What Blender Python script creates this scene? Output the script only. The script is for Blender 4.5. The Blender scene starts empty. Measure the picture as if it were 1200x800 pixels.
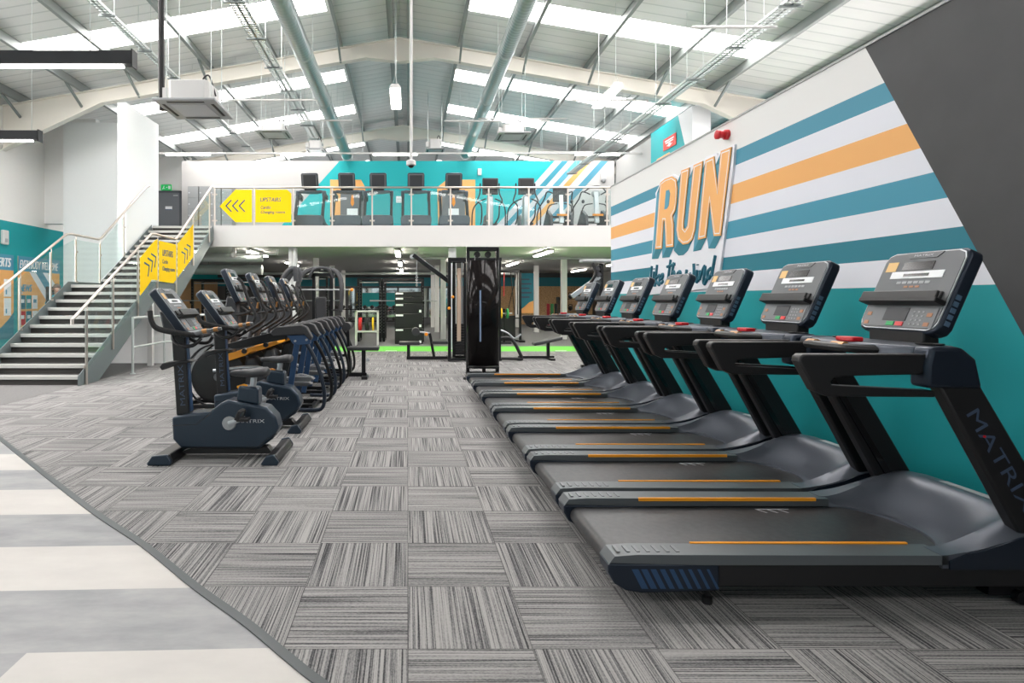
import bpy, bmesh, math, random
from mathutils import Vector, Matrix
random.seed(7)
S = bpy.context.scene
COL = S.collection
PI = math.pi
# ------------------------------------------------------------------ camera, world, exposure
cd = bpy.data.cameras.new('camera'); cam = bpy.data.objects.new('camera', cd); COL.objects.link(cam)
cam.location = (0, 0, 1.4); cam.rotation_euler = (PI/2, 0, 0)
cd.sensor_width = 36; cd.lens = 673/1200*36
cd.shift_x = 122/1200; cd.shift_y = -49.5/1200
cd.clip_start = .05; cd.clip_end = 200
S.camera = cam
S.view_settings.view_transform = 'Standard'; S.view_settings.look = 'None'
S.view_settings.exposure = 0.62; S.view_settings.gamma = 1; S.view_settings.use_curve_mapping = False
W = bpy.data.worlds.new('world'); S.world = W; W.use_nodes = True
bg = W.node_tree.nodes['Background']; bg.inputs[0].default_value = (.93, .97, 1, 1); bg.inputs[1].default_value = .6
SKY_E = 9.5      # daylight coming through the translucent roof lights
LED_E = 9.0      # lamps
MEZZ_E = 50.0
# ------------------------------------------------------------------ materials
def lin(c):
    return tuple(((v/255)/12.92 if v/255 <= .04045 else ((v/255+.055)/1.055)**2.4) for v in c)+(1,)
MATS = {}
def mat(name, rgb, rough=.5, metal=0, spec=.5, emit=0, coat=0):
    if name in MATS: return MATS[name]
    m = bpy.data.materials.new(name); m.use_nodes = True
    b = m.node_tree.nodes['Principled BSDF']
    b.inputs['Base Color'].default_value = lin(rgb); b.inputs['Roughness'].default_value = rough
    b.inputs['Metallic'].default_value = metal; b.inputs['Specular IOR Level'].default_value = spec
    b.inputs['Coat Weight'].default_value = coat
    if emit:
        b.inputs['Emission Color'].default_value = lin(rgb); b.inputs['Emission Strength'].default_value = emit
    MATS[name] = m
    return m
class NT:
    def __init__(s, m): s.m = m; s.t = m.node_tree; s.b = s.t.nodes['Principled BSDF']
    def n(s, typ, **kw):
        x = s.t.nodes.new(typ)
        for k, v in kw.items(): setattr(x, k, v)
        return x
    def put(s, sock, v):
        if isinstance(v, bpy.types.NodeSocket): s.t.links.new(v, sock)
        else: sock.default_value = v
    def mth(s, op, a, b=0.0, c=0.0):
        x = s.n('ShaderNodeMath', operation=op)
        for i, v in enumerate((a, b, c)): s.put(x.inputs[i], v)
        return x.outputs[0]
    def xyz(s):
        g = s.n('ShaderNodeNewGeometry'); x = s.n('ShaderNodeSeparateXYZ'); s.t.links.new(g.outputs['Position'], x.inputs[0])
        return x.outputs[0], x.outputs[1], x.outputs[2]
    def vec(s, a, b, c):
        x = s.n('ShaderNodeCombineXYZ')
        for i, v in enumerate((a, b, c)): s.put(x.inputs[i], v)
        return x.outputs[0]
    def noise(s, v, scale, detail=2, rough=.5):
        x = s.n('ShaderNodeTexNoise'); s.put(x.inputs['Vector'], v); x.inputs['Scale'].default_value = scale
        x.inputs['Detail'].default_value = detail; x.inputs['Roughness'].default_value = rough
        return x.outputs[0]
    def mix(s, f, a, b):
        x = s.n('ShaderNodeMix', data_type='RGBA'); s.put(x.inputs[0], f)
        s.put(x.inputs[6], a if isinstance(a, bpy.types.NodeSocket) else lin(a))
        s.put(x.inputs[7], b if isinstance(b, bpy.types.NodeSocket) else lin(b))
        return x.outputs[2]
    def ramp(s, f, stops, interp='LINEAR'):
        x = s.n('ShaderNodeValToRGB'); x.color_ramp.interpolation = interp; e = x.color_ramp.elements
        while len(e) < len(stops): e.new(0)
        for i, (p, c) in enumerate(stops): e[i].position = p; e[i].color = lin(c)
        s.put(x.inputs[0], f)
        return x.outputs[0]
    def bump(s, h, st, dist=.01):
        x = s.n('ShaderNodeBump'); x.inputs['Strength'].default_value = st; x.inputs['Distance'].default_value = dist
        s.put(x.inputs['Height'], h); s.t.links.new(x.outputs[0], s.b.inputs['Normal'])
def glassmat(name, tint, opac, rough=.02, gloss=.12):
    m = bpy.data.materials.new(name); m.use_nodes = True; t = m.node_tree
    for n in list(t.nodes): t.nodes.remove(n)
    o = t.nodes.new('ShaderNodeOutputMaterial'); tr = t.nodes.new('ShaderNodeBsdfTransparent'); tr.inputs[0].default_value = lin(tint)
    gl = t.nodes.new('ShaderNodeBsdfGlossy'); gl.inputs['Roughness'].default_value = rough
    df = t.nodes.new('ShaderNodeBsdfDiffuse'); df.inputs[0].default_value = lin(tint)
    m1 = t.nodes.new('ShaderNodeMixShader'); m1.inputs[0].default_value = opac
    m2 = t.nodes.new('ShaderNodeMixShader'); lw = t.nodes.new('ShaderNodeLayerWeight'); lw.inputs[0].default_value = .5
    pw = t.nodes.new('ShaderNodeMath'); pw.operation = 'POWER'; pw.inputs[1].default_value = 4.0
    fr = t.nodes.new('ShaderNodeMath'); fr.operation = 'MULTIPLY_ADD'; fr.inputs[1].default_value = .28; fr.inputs[2].default_value = gloss*.2
    t.links.new(lw.outputs['Facing'], pw.inputs[0]); t.links.new(pw.outputs[0], fr.inputs[0])
    t.links.new(tr.outputs[0], m1.inputs[1]); t.links.new(df.outputs[0], m1.inputs[2])
    t.links.new(m1.outputs[0], m2.inputs[1]); t.links.new(gl.outputs[0], m2.inputs[2]); t.links.new(fr.outputs[0], m2.inputs[0])
    t.links.new(m2.outputs[0], o.inputs[0]); MATS[name] = m
    return m
TEAL = (0, 150, 156)
M_white = mat('white_paint', (236, 236, 234), .6)
M_offwhite = mat('white_fascia', (208, 207, 205), .55)
M_grey = mat('grey_paint', (150, 152, 150), .6)
M_teal = mat('teal_paint', TEAL, .5)
M_steel = mat('stainless_steel', (200, 192, 184), .3, .85)
M_galv = mat('galvanised_steel', (144, 150, 148), .5, .3)
M_galvl = mat('galvanised_light', (195, 202, 200), .4, .4)
M_galvd = mat('galvanised_dark', (130, 138, 137), .5, .3)
M_cream = mat('cream_steel', (226, 222, 212), .5)
M_black = mat('black_plastic', (22, 22, 24), .45)
M_blackg = mat('black_gloss', (14, 14, 16), .2, coat=.3)
M_blackm = mat('black_metal', (20, 21, 24), .35, .3)
M_rub = mat('black_rubber', (30, 30, 31), .7)
M_pad = mat('dark_grey_upholstery', (48, 49, 52), .55)
M_navy = mat('navy_metal', (36, 45, 58), .34, .45)
M_blue = mat('blue_metal', (54, 82, 118), .35, .4)
M_hood = mat('graphite_metallic', (84, 89, 98), .36, .35)
M_bikeb = mat('slate_blue_shell', (44, 58, 72), .32, .3)
M_darkg = mat('dark_grey_plastic', (58, 60, 64), .5)
M_midg = mat('mid_grey_plastic', (104, 107, 110), .45)
M_ltg = mat('light_grey_plastic', (165, 168, 170), .4)
M_silver = mat('silver', (190, 194, 198), .3, .6)
M_face = mat('console_grey', (98, 101, 104), .45)
M_orange = mat('orange_plastic', (242, 148, 20), .4)
M_orangem = mat('orange_metallic', (252, 166, 40), .35, .0)
M_red = mat('red_plastic', (205, 28, 38), .35)
M_green = mat('green_button', (30, 165, 90), .4)
M_screen = mat('dark_screen', (26, 26, 28), .15)
M_lettL = mat('light_lettering', (205, 208, 212), .4)
M_lettN = mat('slate_lettering', (66, 80, 102), .4)
M_stick = mat('cream_orange_sticker', (226, 186, 122), .5)
M_paper = mat('white_paper', (238, 240, 242), .6)
M_yellow = mat('yellow_vinyl', (250, 206, 0), .6, spec=.2)
M_ink = mat('navy_ink', (30, 72, 110), .5)
M_inkt = mat('teal_ink', (40, 110, 132), .5)
M_belt = mat('belt_rubber', (52, 52, 53), .42)
M_rail = mat('rail_grey', (92, 97, 100), .4, .2)
M_stair = mat('stringer_grey', (112, 122, 124), .45, .2)
M_nose = mat('stair_nosing', (188, 188, 184), .55)
M_led = mat('led_diffuser', (255, 253, 248), .5, emit=LED_E)
M_led2 = mat('led_diffuser_low', (255, 246, 232), .5, emit=MEZZ_E)
M_exit = mat('exit_green', (20, 160, 80), .5, emit=.5)
M_skin = mat('skin', (215, 160, 135), .55)
M_hair = mat('brown_hair', (85, 58, 42), .7)
M_shirt = mat('turquoise_shirt', (20, 170, 195), .8)
M_trouser = mat('dark_trousers', (40, 42, 50), .8)
M_artO = mat('mural_orange', (240, 178, 106), .5)
M_artB = mat('mural_blue', (78, 150, 176), .5)
M_artD = mat('mural_dark_teal', (34, 122, 140), .5)
M_artW = mat('mural_white', (232, 234, 240), .5)
M_glass = glassmat('clear_glass', (246, 252, 251), .025)
M_glasst = glassmat('tinted_acrylic', (52, 48, 48), .25, .08, .05)
M_winglass = glassmat('window_glass', (245, 250, 250), .0)
M_sky = mat('translucent_roof_sheet', (255, 250, 248), .5, emit=SKY_E)
M_wallfill = mat('translucent_wall_sheet', (255, 248, 248), .5, emit=4.0)  # glow of the fill panes added to the side walls
M_darkceil = mat('dark_soffit', (160, 160, 162), .7)
M_osb = mat('osb_board', (178, 142, 100), .7)
t = NT(M_osb); x, y, z = t.xyz()
t.put(t.b.inputs['Base Color'], t.ramp(t.noise(t.vec(t.mth('MULTIPLY', x, 9), t.mth('MULTIPLY', y, 9), t.mth('MULTIPLY', z, 22)), 1.4, 4), [(.3, (140, 104, 68)), (.7, (205, 172, 128))]))
def brushed(m, a, b, sc=60):
    t = NT(m); x, y, z = t.xyz(); t.put(t.b.inputs['Base Color'], t.ramp(t.noise(t.vec(x, y, z), sc, 3), [(.35, a), (.65, b)]))
brushed(M_belt, (46, 46, 47), (58, 58, 59), 30)
brushed(M_rub, (24, 24, 25), (38, 38, 39), 120)
brushed(M_pad, (42, 43, 46), (52, 53, 56), 160)
# carpet tiles: half metre squares with the pile lines turned a quarter in every second one
M_carpet = mat('carpet_tile', (120, 118, 116), .95, spec=.1)
t = NT(M_carpet); x, y, z = t.xyz()
tx = t.mth('DIVIDE', x, .5); ty = t.mth('DIVIDE', t.mth('SUBTRACT', y, .3), .5)
fx = t.mth('FLOOR', tx); fy = t.mth('FLOOR', ty)
sel = t.mth('FLOORED_MODULO', t.mth('ADD', fx, fy), 2.0)
inv = t.mth('SUBTRACT', 1.0, sel)
ac = t.mth('ADD', t.mth('MULTIPLY', x, inv), t.mth('MULTIPLY', y, sel))
al = t.mth('ADD', t.mth('MULTIPLY', y, inv), t.mth('MULTIPLY', x, sel))
tid = t.mth('ADD', t.mth('MULTIPLY', fx, 3.7), t.mth('MULTIPLY', fy, 9.1))
n1 = t.noise(t.vec(t.mth('MULTIPLY', ac, 145), t.mth('MULTIPLY', al, 1.1), tid), 1.0, 1.5, .6)
n2 = t.noise(t.vec(t.mth('MULTIPLY', ac, 210), t.mth('MULTIPLY', al, 90), tid), 1.0, 1.0)
n3 = t.noise(t.vec(t.mth('MULTIPLY', ac, 11), t.mth('MULTIPLY', al, .3), tid), 1.0, 1.0)
mixn = t.mth('ADD', t.mth('ADD', t.mth('MULTIPLY', n1, .70), t.mth('MULTIPLY', n2, .17)), t.mth('MULTIPLY', n3, .13))
c = t.ramp(mixn, [(.35, (52, 52, 54)), (.44, (100, 100, 101)), (.51, (136, 135, 134)), (.60, (158, 156, 154))])
ex = t.mth('ABSOLUTE', t.mth('SUBTRACT', t.mth('FRACT', tx), .5)); ey = t.mth('ABSOLUTE', t.mth('SUBTRACT', t.mth('FRACT', ty), .5))
edge = t.mth('GREATER_THAN', t.mth('MAXIMUM', ex, ey), .4945)
t.put(t.b.inputs['Base Color'], t.mix(t.mth('MULTIPLY', edge, .55), c, (62, 61, 62)))
t.bump(mixn, .25, .004)
# vinyl planks
M_vinyl = mat('vinyl_plank', (200, 200, 200), .5, spec=.3)
t = NT(M_vinyl); x, y, z = t.xyz()
yp = t.mth('SUBTRACT', y, t.mth('MULTIPLY', t.mth('ADD', x, 1.0), .035))
q = t.mth('DIVIDE', t.mth('SUBTRACT', yp, 2.285), .497); fi = t.mth('FLOOR', q)
odd = t.mth('FLOORED_MODULO', fi, 2.0)
cut = t.mth('MULTIPLY', t.mth('LESS_THAN', q, 0.0), t.mth('LESS_THAN', x, -1.505))
light = t.mth('MULTIPLY', odd, t.mth('SUBTRACT', 1.0, cut))
nn = t.noise(t.vec(t.mth('MULTIPLY', x, 2), t.mth('MULTIPLY', y, 5), fi), 1.2, 5, .62)
g1 = t.ramp(nn, [(.3, (132, 134, 136)), (.7, (160, 160, 160))]); g2 = t.ramp(nn, [(.3, (184, 181, 177)), (.7, (194, 191, 186))])
t.put(t.b.inputs['Base Color'], t.mix(light, g1, g2))
M_patch = mat('grey_entrance_matting', (150, 150, 149), .9, spec=.1)
t = NT(M_patch); x, y, z = t.xyz(); t.put(t.b.inputs['Base Color'], t.ramp(t.noise(t.vec(x, t.mth('MULTIPLY', y, 5), z), 25, 3), [(.3, (104, 104, 104)), (.7, (124, 123, 122))]))
M_rubfloor = mat('rubber_floor', (84, 86, 89), .7); brushed(M_rubfloor, (88, 90, 93), (108, 110, 112), 60)
M_turf = mat('green_turf', (96, 190, 62), .9)
t = NT(M_turf); x, y, z = t.xyz(); t.put(t.b.inputs['Base Color'], t.ramp(t.noise(t.vec(x, y, z), 90, 3), [(.3, (78, 172, 48)), (.7, (120, 208, 84))]))
# roof sheeting: fine ribs running down the slope
M_roof = mat('profiled_roof_sheet', (168, 176, 176), .55, .15)
t = NT(M_roof); x, y, z = t.xyz()
fr_ = t.mth('ABSOLUTE', t.mth('SUBTRACT', t.mth('FRACT', t.mth('DIVIDE', y, .333)), .5))
rib = t.mth('GREATER_THAN', fr_, .44)
t.put(t.b.inputs['Base Color'], t.mix(rib, (228, 229, 227), (205, 208, 206)))
t.bump(fr_, .35, .03)
# wall mural
def ramp_wall(name, stops, zmin, zmax, extra=None):
    m = mat(name, (230, 230, 230), .55); t = NT(m); x, y, z = t.xyz()
    f = t.mth('DIVIDE', t.mth('SUBTRACT', z, zmin), zmax-zmin)
    col = t.ramp(f, [((a-zmin)/(zmax-zmin), c) for a, c in stops], 'CONSTANT')
    if extra: col = extra(t, col, x, y, z)
    t.put(t.b.inputs['Base Color'], col)
    return m
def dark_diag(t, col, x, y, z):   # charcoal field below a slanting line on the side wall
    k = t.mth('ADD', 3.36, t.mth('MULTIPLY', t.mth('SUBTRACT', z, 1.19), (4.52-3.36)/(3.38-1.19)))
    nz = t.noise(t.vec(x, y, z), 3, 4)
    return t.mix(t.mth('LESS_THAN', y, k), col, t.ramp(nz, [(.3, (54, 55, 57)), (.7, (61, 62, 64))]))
WHT = (226, 228, 236)
M_mural = ramp_wall('striped_mural', [(0, TEAL), (1.485, WHT), (1.69, (24, 120, 138)), (1.872, WHT), (2.075, (62, 146, 170)), (2.26, WHT), (2.455, (238, 176, 104)), (2.655, WHT), (2.86, (66, 142, 166)), (3.035, (228, 228, 226))], 0, 3.5, dark_diag)
def left_extra(t, col, x, y, z):
    return t.mix(t.mth('MULTIPLY', t.mth('GREATER_THAN', y, 23.0), t.mth('LESS_THAN', z, 2.4)), col, (176, 142, 102))
M_leftw = ramp_wall('left_wall_paint', [(0, (0, 154, 160)), (3.44, (240, 238, 235))], 0, 8, left_extra)
# upper back wall: teal between two slanting edges, then slanting stripes on white
M_upw = mat('upper_mural', (230, 230, 230), .55)
t = NT(M_upw); x, y, z = t.xyz()
K = 21.4/673
d = t.mth('SUBTRACT', x, t.mth('MULTIPLY', t.mth('SUBTRACT', z, 1.4+162*K), .90))      # distance along the top edge
X = lambda px: (px-478)*K
x0, x1 = X(398), X(714)
stops = [(0, (186, 185, 183)), (.02, (0, 172, 176))]
WH2 = (196, 198, 204)
for px, cc in ((649.5, WH2), (658, (52, 140, 160)), (665, WH2), (673, (84, 160, 180)), (681, WH2), (686, (226, 168, 98)), (693, WH2), (703, (72, 142, 166)), (712, (190, 190, 189))):
    stops.append(((X(px)-x0+.2)/(x1-x0+.2), cc))
f = t.mth('DIVIDE', t.mth('SUBTRACT', d, x0-.2), x1-x0+.2)
stops[1] = (.2/(x1-x0+.2), stops[1][1])
t.put(t.b.inputs['Base Color'], t.ramp(f, stops, 'CONSTANT'))
M_back = ramp_wall('gym_back_wall', [(0, (92, 94, 98)), (2.12, (24, 118, 134)), (2.6, (60, 62, 66))], 0, 4)
# ------------------------------------------------------------------ mesh helpers
class MB:
    def __init__(s, M=None): s.v = []; s.f = []; s.M = M
    def add(s, vs, fs):
        o = len(s.v)
        if s.M is not None: vs = [s.M @ Vector(p) for p in vs]
        s.v += [tuple(p) for p in vs]; s.f += [tuple(i+o for i in f) for f in fs]
        return s
    def box(s, x0, x1, y0, y1, z0, z1):
        return s.add([(x0,y0,z0),(x1,y0,z0),(x1,y1,z0),(x0,y1,z0),(x0,y0,z1),(x1,y0,z1),(x1,y1,z1),(x0,y1,z1)],
                     [(0,3,2,1),(4,5,6,7),(0,1,5,4),(1,2,6,5),(2,3,7,6),(3,0,4,7)])
    def beam(s, a, b, w, h, up=(0,0,1)):
        a, b = Vector(a), Vector(b); d = (b-a).normalized(); u = Vector(up)
        if abs(d.dot(u)) > .99: u = Vector((0,1,0))
        r = d.cross(u).normalized(); u = r.cross(d)
        vs = [p+r*i*w/2+u*j*h/2 for p in (a, b) for i, j in ((-1,-1),(1,-1),(1,1),(-1,1))]
        return s.add(vs, [(0,3,2,1),(4,5,6,7),(0,1,5,4),(1,2,6,5),(2,3,7,6),(3,0,4,7)])
    def prism(s, pts, ax, a0, a1):
        def P(u, v, a): return (a,u,v) if ax == 'x' else (u,a,v) if ax == 'y' else (u,v,a)
        n = len(pts)
        return s.add([P(u,v,a0) for u, v in pts]+[P(u,v,a1) for u, v in pts],
                     [tuple(range(n)), tuple(range(2*n-1, n-1, -1))]+[(i,(i+1)%n,(i+1)%n+n,i+n) for i in range(n)])
    def tube(s, pts, r, n=8, smooth=0, closed=False, flat=1.0):
        pts = [Vector(p) for p in pts]
        rs = list(r) if isinstance(r, (list, tuple)) else [r]*len(pts)
        if smooth:
            q, qr = [], []; N = len(pts); rng = range(N if closed else N-1)
            for i in rng:
                if closed: p0, p1, p2, p3 = pts[i-1], pts[i], pts[(i+1)%N], pts[(i+2)%N]
                else: p0, p1, p2, p3 = pts[max(i-1,0)], pts[i], pts[i+1], pts[min(i+2,N-1)]
                for k in range(smooth):
                    a = k/smooth
                    q.append(.5*((2*p1)+(p2-p0)*a+(2*p0-5*p1+4*p2-p3)*a*a+(3*p1-p0-3*p2+p3)*a**3)); qr.append(rs[i]*(1-a)+rs[(i+1)%N]*a)
            if not closed: q.append(pts[-1]); qr.append(rs[-1])
            pts, rs = q, qr
        N = len(pts); vs = []; prev = None
        for i in range(N):
            if closed: d = pts[(i+1)%N]-pts[i-1]
            else: d = pts[min(i+1,N-1)]-pts[max(i-1,0)]
            d.normalize()
            if prev is None:
                u = Vector((0,0,1)) if abs(d.z) < .9 else Vector((0,1,0))
                u = (u-d*u.dot(d)).normalized()
            else:
                u = prev-d*prev.dot(d); u = u.normalized() if u.length > 1e-6 else d.orthogonal().normalized()
            prev = u; w = d.cross(u)
            for k in range(n):
                a = 2*PI*k/n+PI/n
                vs.append(pts[i]+u*math.cos(a)*rs[i]+w*math.sin(a)*rs[i]*flat)
        fs = []
        for i in range(N if closed else N-1):
            j = (i+1) % N
            for k in range(n): fs.append((i*n+k, i*n+(k+1)%n, j*n+(k+1)%n, j*n+k))
        if not closed: fs += [tuple(range(n-1,-1,-1)), tuple(range((N-1)*n, N*n))]
        return s.add(vs, fs)
    def lathe(s, prof, c, ax='z', n=24):
        vs = []
        for r, h in prof:
            for k in range(n):
                a = 2*PI*k/n; u, v = r*math.cos(a), r*math.sin(a)
                p = (u,v,h) if ax == 'z' else (u,h,v) if ax == 'y' else (h,u,v)
                vs.append((p[0]+c[0], p[1]+c[1], p[2]+c[2]))
        m = len(prof); fs = [(i*n+k, i*n+(k+1)%n, (i+1)*n+(k+1)%n, (i+1)*n+k) for i in range(m-1) for k in range(n)]
        fs += [tuple(range(n)), tuple(range((m-1)*n, m*n))]
        return s.add(vs, fs)
    def ball(s, c, r, n=12):
        rx, ry, rz = r if isinstance(r, (tuple, list)) else (r, r, r); m = n//2+1; vs = []
        for i in range(1, m):
            t_ = PI*i/m
            for k in range(n):
                a = 2*PI*k/n; vs.append((c[0]+rx*math.sin(t_)*math.cos(a), c[1]+ry*math.sin(t_)*math.sin(a), c[2]+rz*math.cos(t_)))
        vs += [(c[0],c[1],c[2]+rz), (c[0],c[1],c[2]-rz)]; T = len(vs)-2
        fs = [(i*n+k, (i+1)*n+k, (i+1)*n+(k+1)%n, i*n+(k+1)%n) for i in range(m-2) for k in range(n)]
        fs += [(T, k, (k+1)%n) for k in range(n)]+[(T+1, (m-2)*n+(k+1)%n, (m-2)*n+k) for k in range(n)]
        return s.add(vs, fs)
    def ribbon(s, pts, w, o, U, V, th=.004, close=False):
        """flat stroke of width w along 2-D pts laid in plane o + u*U + v*V"""
        o, U, V = Vector(o), Vector(U), Vector(V); N = U.cross(V).normalized()
        for a, b in zip(pts[:-1], pts[1:]):
            a, b = Vector(a), Vector(b); d = (b-a)
            if d.length < 1e-6: continue
            d = d.normalized()*w/2; n = Vector((-d.y, d.x)); q = [a-d*.6+n, a-d*.6-n, b+d*.6-n, b+d*.6+n]
            vs = [o+U*p.x+V*p.y+N*k for k in (0, th) for p in q]
            s.add(vs, [(0,3,2,1),(4,5,6,7),(0,1,5,4),(1,2,6,5),(2,3,7,6),(3,0,4,7)])
        return s
    def build(s, name, m, parent=None, bevel=0, seg=2, smooth=True, ang=35, loc=None):
        me = bpy.data.meshes.new(name); me.from_pydata(s.v, [], s.f); me.validate()
        bm = bmesh.new(); bm.from_mesh(me); bmesh.ops.recalc_face_normals(bm, faces=bm.faces); bm.to_mesh(me); bm.free()
        me.materials.append(m)
        if smooth: me.shade_smooth(); me.set_sharp_from_angle(angle=math.radians(ang))
        o = bpy.data.objects.new(name, me); COL.objects.link(o)
        if parent: o.parent = parent
        if loc: o.location = loc
        if bevel:
            b = o.modifiers.new('bevel', 'BEVEL'); b.width = bevel; b.segments = seg; b.limit_method = 'ANGLE'; b.angle_limit = math.radians(40)
        return o
def tag(o, label, cat, group=None):
    o['label'] = label; o['category'] = cat
    if group: o['group'] = group
    return o
def empty(name, loc, label, cat, group=None, rz=0):
    o = bpy.data.objects.new(name, None); COL.objects.link(o); o.location = loc; o.rotation_euler = (0, 0, rz); o.empty_display_size = .1
    return tag(o, label, cat, group)
def struct(o): o['kind'] = 'structure'; return o
def kids(o): return [c for c in ALLC.get(o.name, [])]
def copy_tree(o, parent=None):
    c = o.copy(); COL.objects.link(c)
    if parent: c.parent = parent
    for ch in list(o.children): copy_tree(ch, c)
    return c
def dup(root, loc, label, rz=None, group=None):
    c = copy_tree(root); c.location = loc; c['label'] = label
    if rz is not None: c.rotation_euler = (0, 0, rz)
    if group: c['group'] = group
    return c
TXT = {}
def text(name, s, m, parent, o, U, V, w, h, shear=0, bold=.0, th=.003):
    """lettering fitted into w x h with its lower left at o"""
    key = (s, shear, 0)
    if key not in TXT:
        cu = bpy.data.curves.new('t', 'FONT'); cu.body = s; cu.shear = shear; cu.resolution_u = 3
        ob = bpy.data.objects.new('t', cu); COL.objects.link(ob); bpy.context.view_layer.update()
        dg = bpy.context.evaluated_depsgraph_get(); me = bpy.data.meshes.new_from_object(ob.evaluated_get(dg), depsgraph=dg)
        vs = [v.co.copy() for v in me.vertices]; fs = [tuple(p.vertices) for p in me.polygons]
        bpy.data.objects.remove(ob); bpy.data.curves.remove(cu)
        ax = min(v.x for v in vs); bx = max(v.x for v in vs); ay = min(v.y for v in vs); by = max(v.y for v in vs)
        TXT[key] = ([((v.x-ax)/(bx-ax), (v.y-ay)/(by-ay)) for v in vs], fs)
    vs, fs = TXT[key]; o, U, V = Vector(o), Vector(U).normalized(), Vector(V).normalized(); N = U.cross(V).normalized()
    mb = MB()
    for k in ((-1, 0, 1) if bold else (0,)): mb.add([o+U*(a*w+k*bold*h*2)+V*b*h+N*(th+k*.0004) for a, b in vs], fs)
    me = bpy.data.meshes.new(name); me.from_pydata(mb.v, [], mb.f); me.materials.append(m)
    ob = bpy.data.objects.new(name, me); COL.objects.link(ob)
    if parent: ob.parent = parent
    return ob
ORD = ['first', 'second', 'third', 'fourth', 'fifth', 'sixth', 'seventh', 'eighth', 'ninth', 'tenth', 'eleventh', 'twelfth', 'thirteenth', 'fourteenth']
# ================================================================== STRUCTURE
YB, YF = 32.0, -8.0
XL, XR = -10.6, 10.3
def ground(name, m, pts, z):
    n = len(pts); mb = MB(); mb.add([(p[0], p[1], z) for p in pts]+[(p[0], p[1], z-.02) for p in pts], [tuple(range(n)), tuple(range(2*n-1, n-1, -1))]+[(i,(i+1)%n,(i+1)%n+n,i+n) for i in range(n)])
    return struct(mb.build(name, m, smooth=False))
ground('floor', M_carpet, [(XL, YF), (XR, YF), (XR, 15.45), (XL, 15.45)], 0)
ground('floor_turf', M_turf, [(-4.2, 15.45), (XR, 15.45), (XR, 17.1), (-4.2, 17.1)], 0)
ground('floor_rubber', M_rubfloor, [(XL, 15.45), (-4.2, 15.45), (-4.2, 17.1), (XR, 17.1), (XR, YB), (XL, YB)], 0)
cv = [(-5.37, 6.9), (-4.7, 6.35), (-4.08, 5.745), (-3.03, 4.711), (-2.06, 3.769), (-1.51, 3.271), (-1.03, 2.788), (-.70, 2.479), (-.478, 2.249), (-.324, 2.094), (.05, 1.75), (.8, 1.2), (2.0, .55), (3.5, -.1)]
def spl(pts, k=8):
    out = []
    for i in range(len(pts)-1):
        p0, p1, p2, p3 = [Vector(pts[min(max(j, 0), len(pts)-1)]) for j in (i-1, i, i+1, i+2)]
        for q in range(k):
            a = q/k; out.append(.5*((2*p1)+(p2-p0)*a+(2*p0-5*p1+4*p2-p3)*a*a+(3*p1-p0-3*p2+p3)*a**3))
    out.append(Vector(pts[-1])); return out
curve = spl(cv, 6)
ground('floor_vinyl', M_vinyl, [(p.x, p.y) for p in curve]+[(3.5, YF+.2), (XL+.02, YF+.2), (XL+.02, 6.9)], .004)
ground('floor_matting', M_patch, [(XL+.02, 6.9), (-5.37, 6.9), (-5.37, 15.4), (XL+.02, 15.4)], .003)
mb = MB(); mb.tube([(p.x, p.y, .006) for p in curve], .02, 6, flat=1.0)
M_trim = mat('floor_trim_grey', (70, 76, 78), .45, .1)
mb2 = MB(); wv = .021
L_ = []; R_ = []
for i, p in enumerate(curve):
    d_ = (curve[min(i+1, len(curve)-1)]-curve[max(i-1, 0)]).normalized(); n_ = Vector((-d_.y, d_.x))
    L_.append(p+n_*wv); R_.append(p-n_*wv)
vs = []
for a, b in zip(L_, R_): vs += [(a.x, a.y, .002), (a.x, a.y, .010), (b.x, b.y, .010), (b.x, b.y, .002)]
fs = []
for i in range(len(curve)-1):
    for k in range(4): fs.append((i*4+k, i*4+(k+1)%4, i*4+4+(k+1)%4, i*4+4+k))
mb2.add(vs, fs); struct(mb2.build('trim_1', M_trim))
for nm, a in (('trim_2', (-1.0, 15.5, -.6)),): pass
# turf line marks
def blk(name, m, *b, bevel=0): return struct(MB().box(*b).build(name, m, smooth=False, bevel=bevel))
# walls
RZ = 8.2; SL = .171; XRID = -.2
def roofz(x): return RZ+.26-SL*abs(x-XRID)
def gable(name, m, y0, y1, xa, xb, za, tops=None):
    pts = [(xa, za), (xb, za), (xb, roofz(xb)-.02)]
    if xa < XRID < xb: pts.append((XRID, roofz(XRID)-.02))
    pts.append((xa, roofz(xa)-.02))
    return struct(MB().prism(pts, 'y', y0, y1).build(name, m, smooth=False))
blk('wall_left', M_leftw, XL-.25, XL, YF, YB, 0, roofz(XL))
blk('wall_right', M_grey, XR, XR+.25, YF, YB, 0, roofz(XR))
gable('wall_back', M_back, YB, YB+.25, XL, XR, 0)
blk('wall_run_mural', M_mural, 3.6, 3.78, -3.0, 10.18, 0, 3.38)
blk('trim_2', mat('wall_cap_grey', (170, 172, 172), .5), 3.59, 3.79, -3.0, 10.19, 3.38, 3.40)
blk('wall_shaft', mat('shaft_white', (238, 241, 241), .6), -9.9, -7.25, 16.5, 16.7, 0, 1.4+207*16.5/673)
blk('wall_shaft_upper', M_white, -10.6, -9.1, 16.75, 16.95, 3.6, roofz(-10.6)-.02)
blk('wall_stair', mat('shaft_white', (238, 241, 241), .6), -7.28, -7.06, 14.4, 16.1, 0, 6.33)
blk('wall_understair', M_white, -7.0, -5.0, 12.55, 12.65, 0, 1.35)
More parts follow.
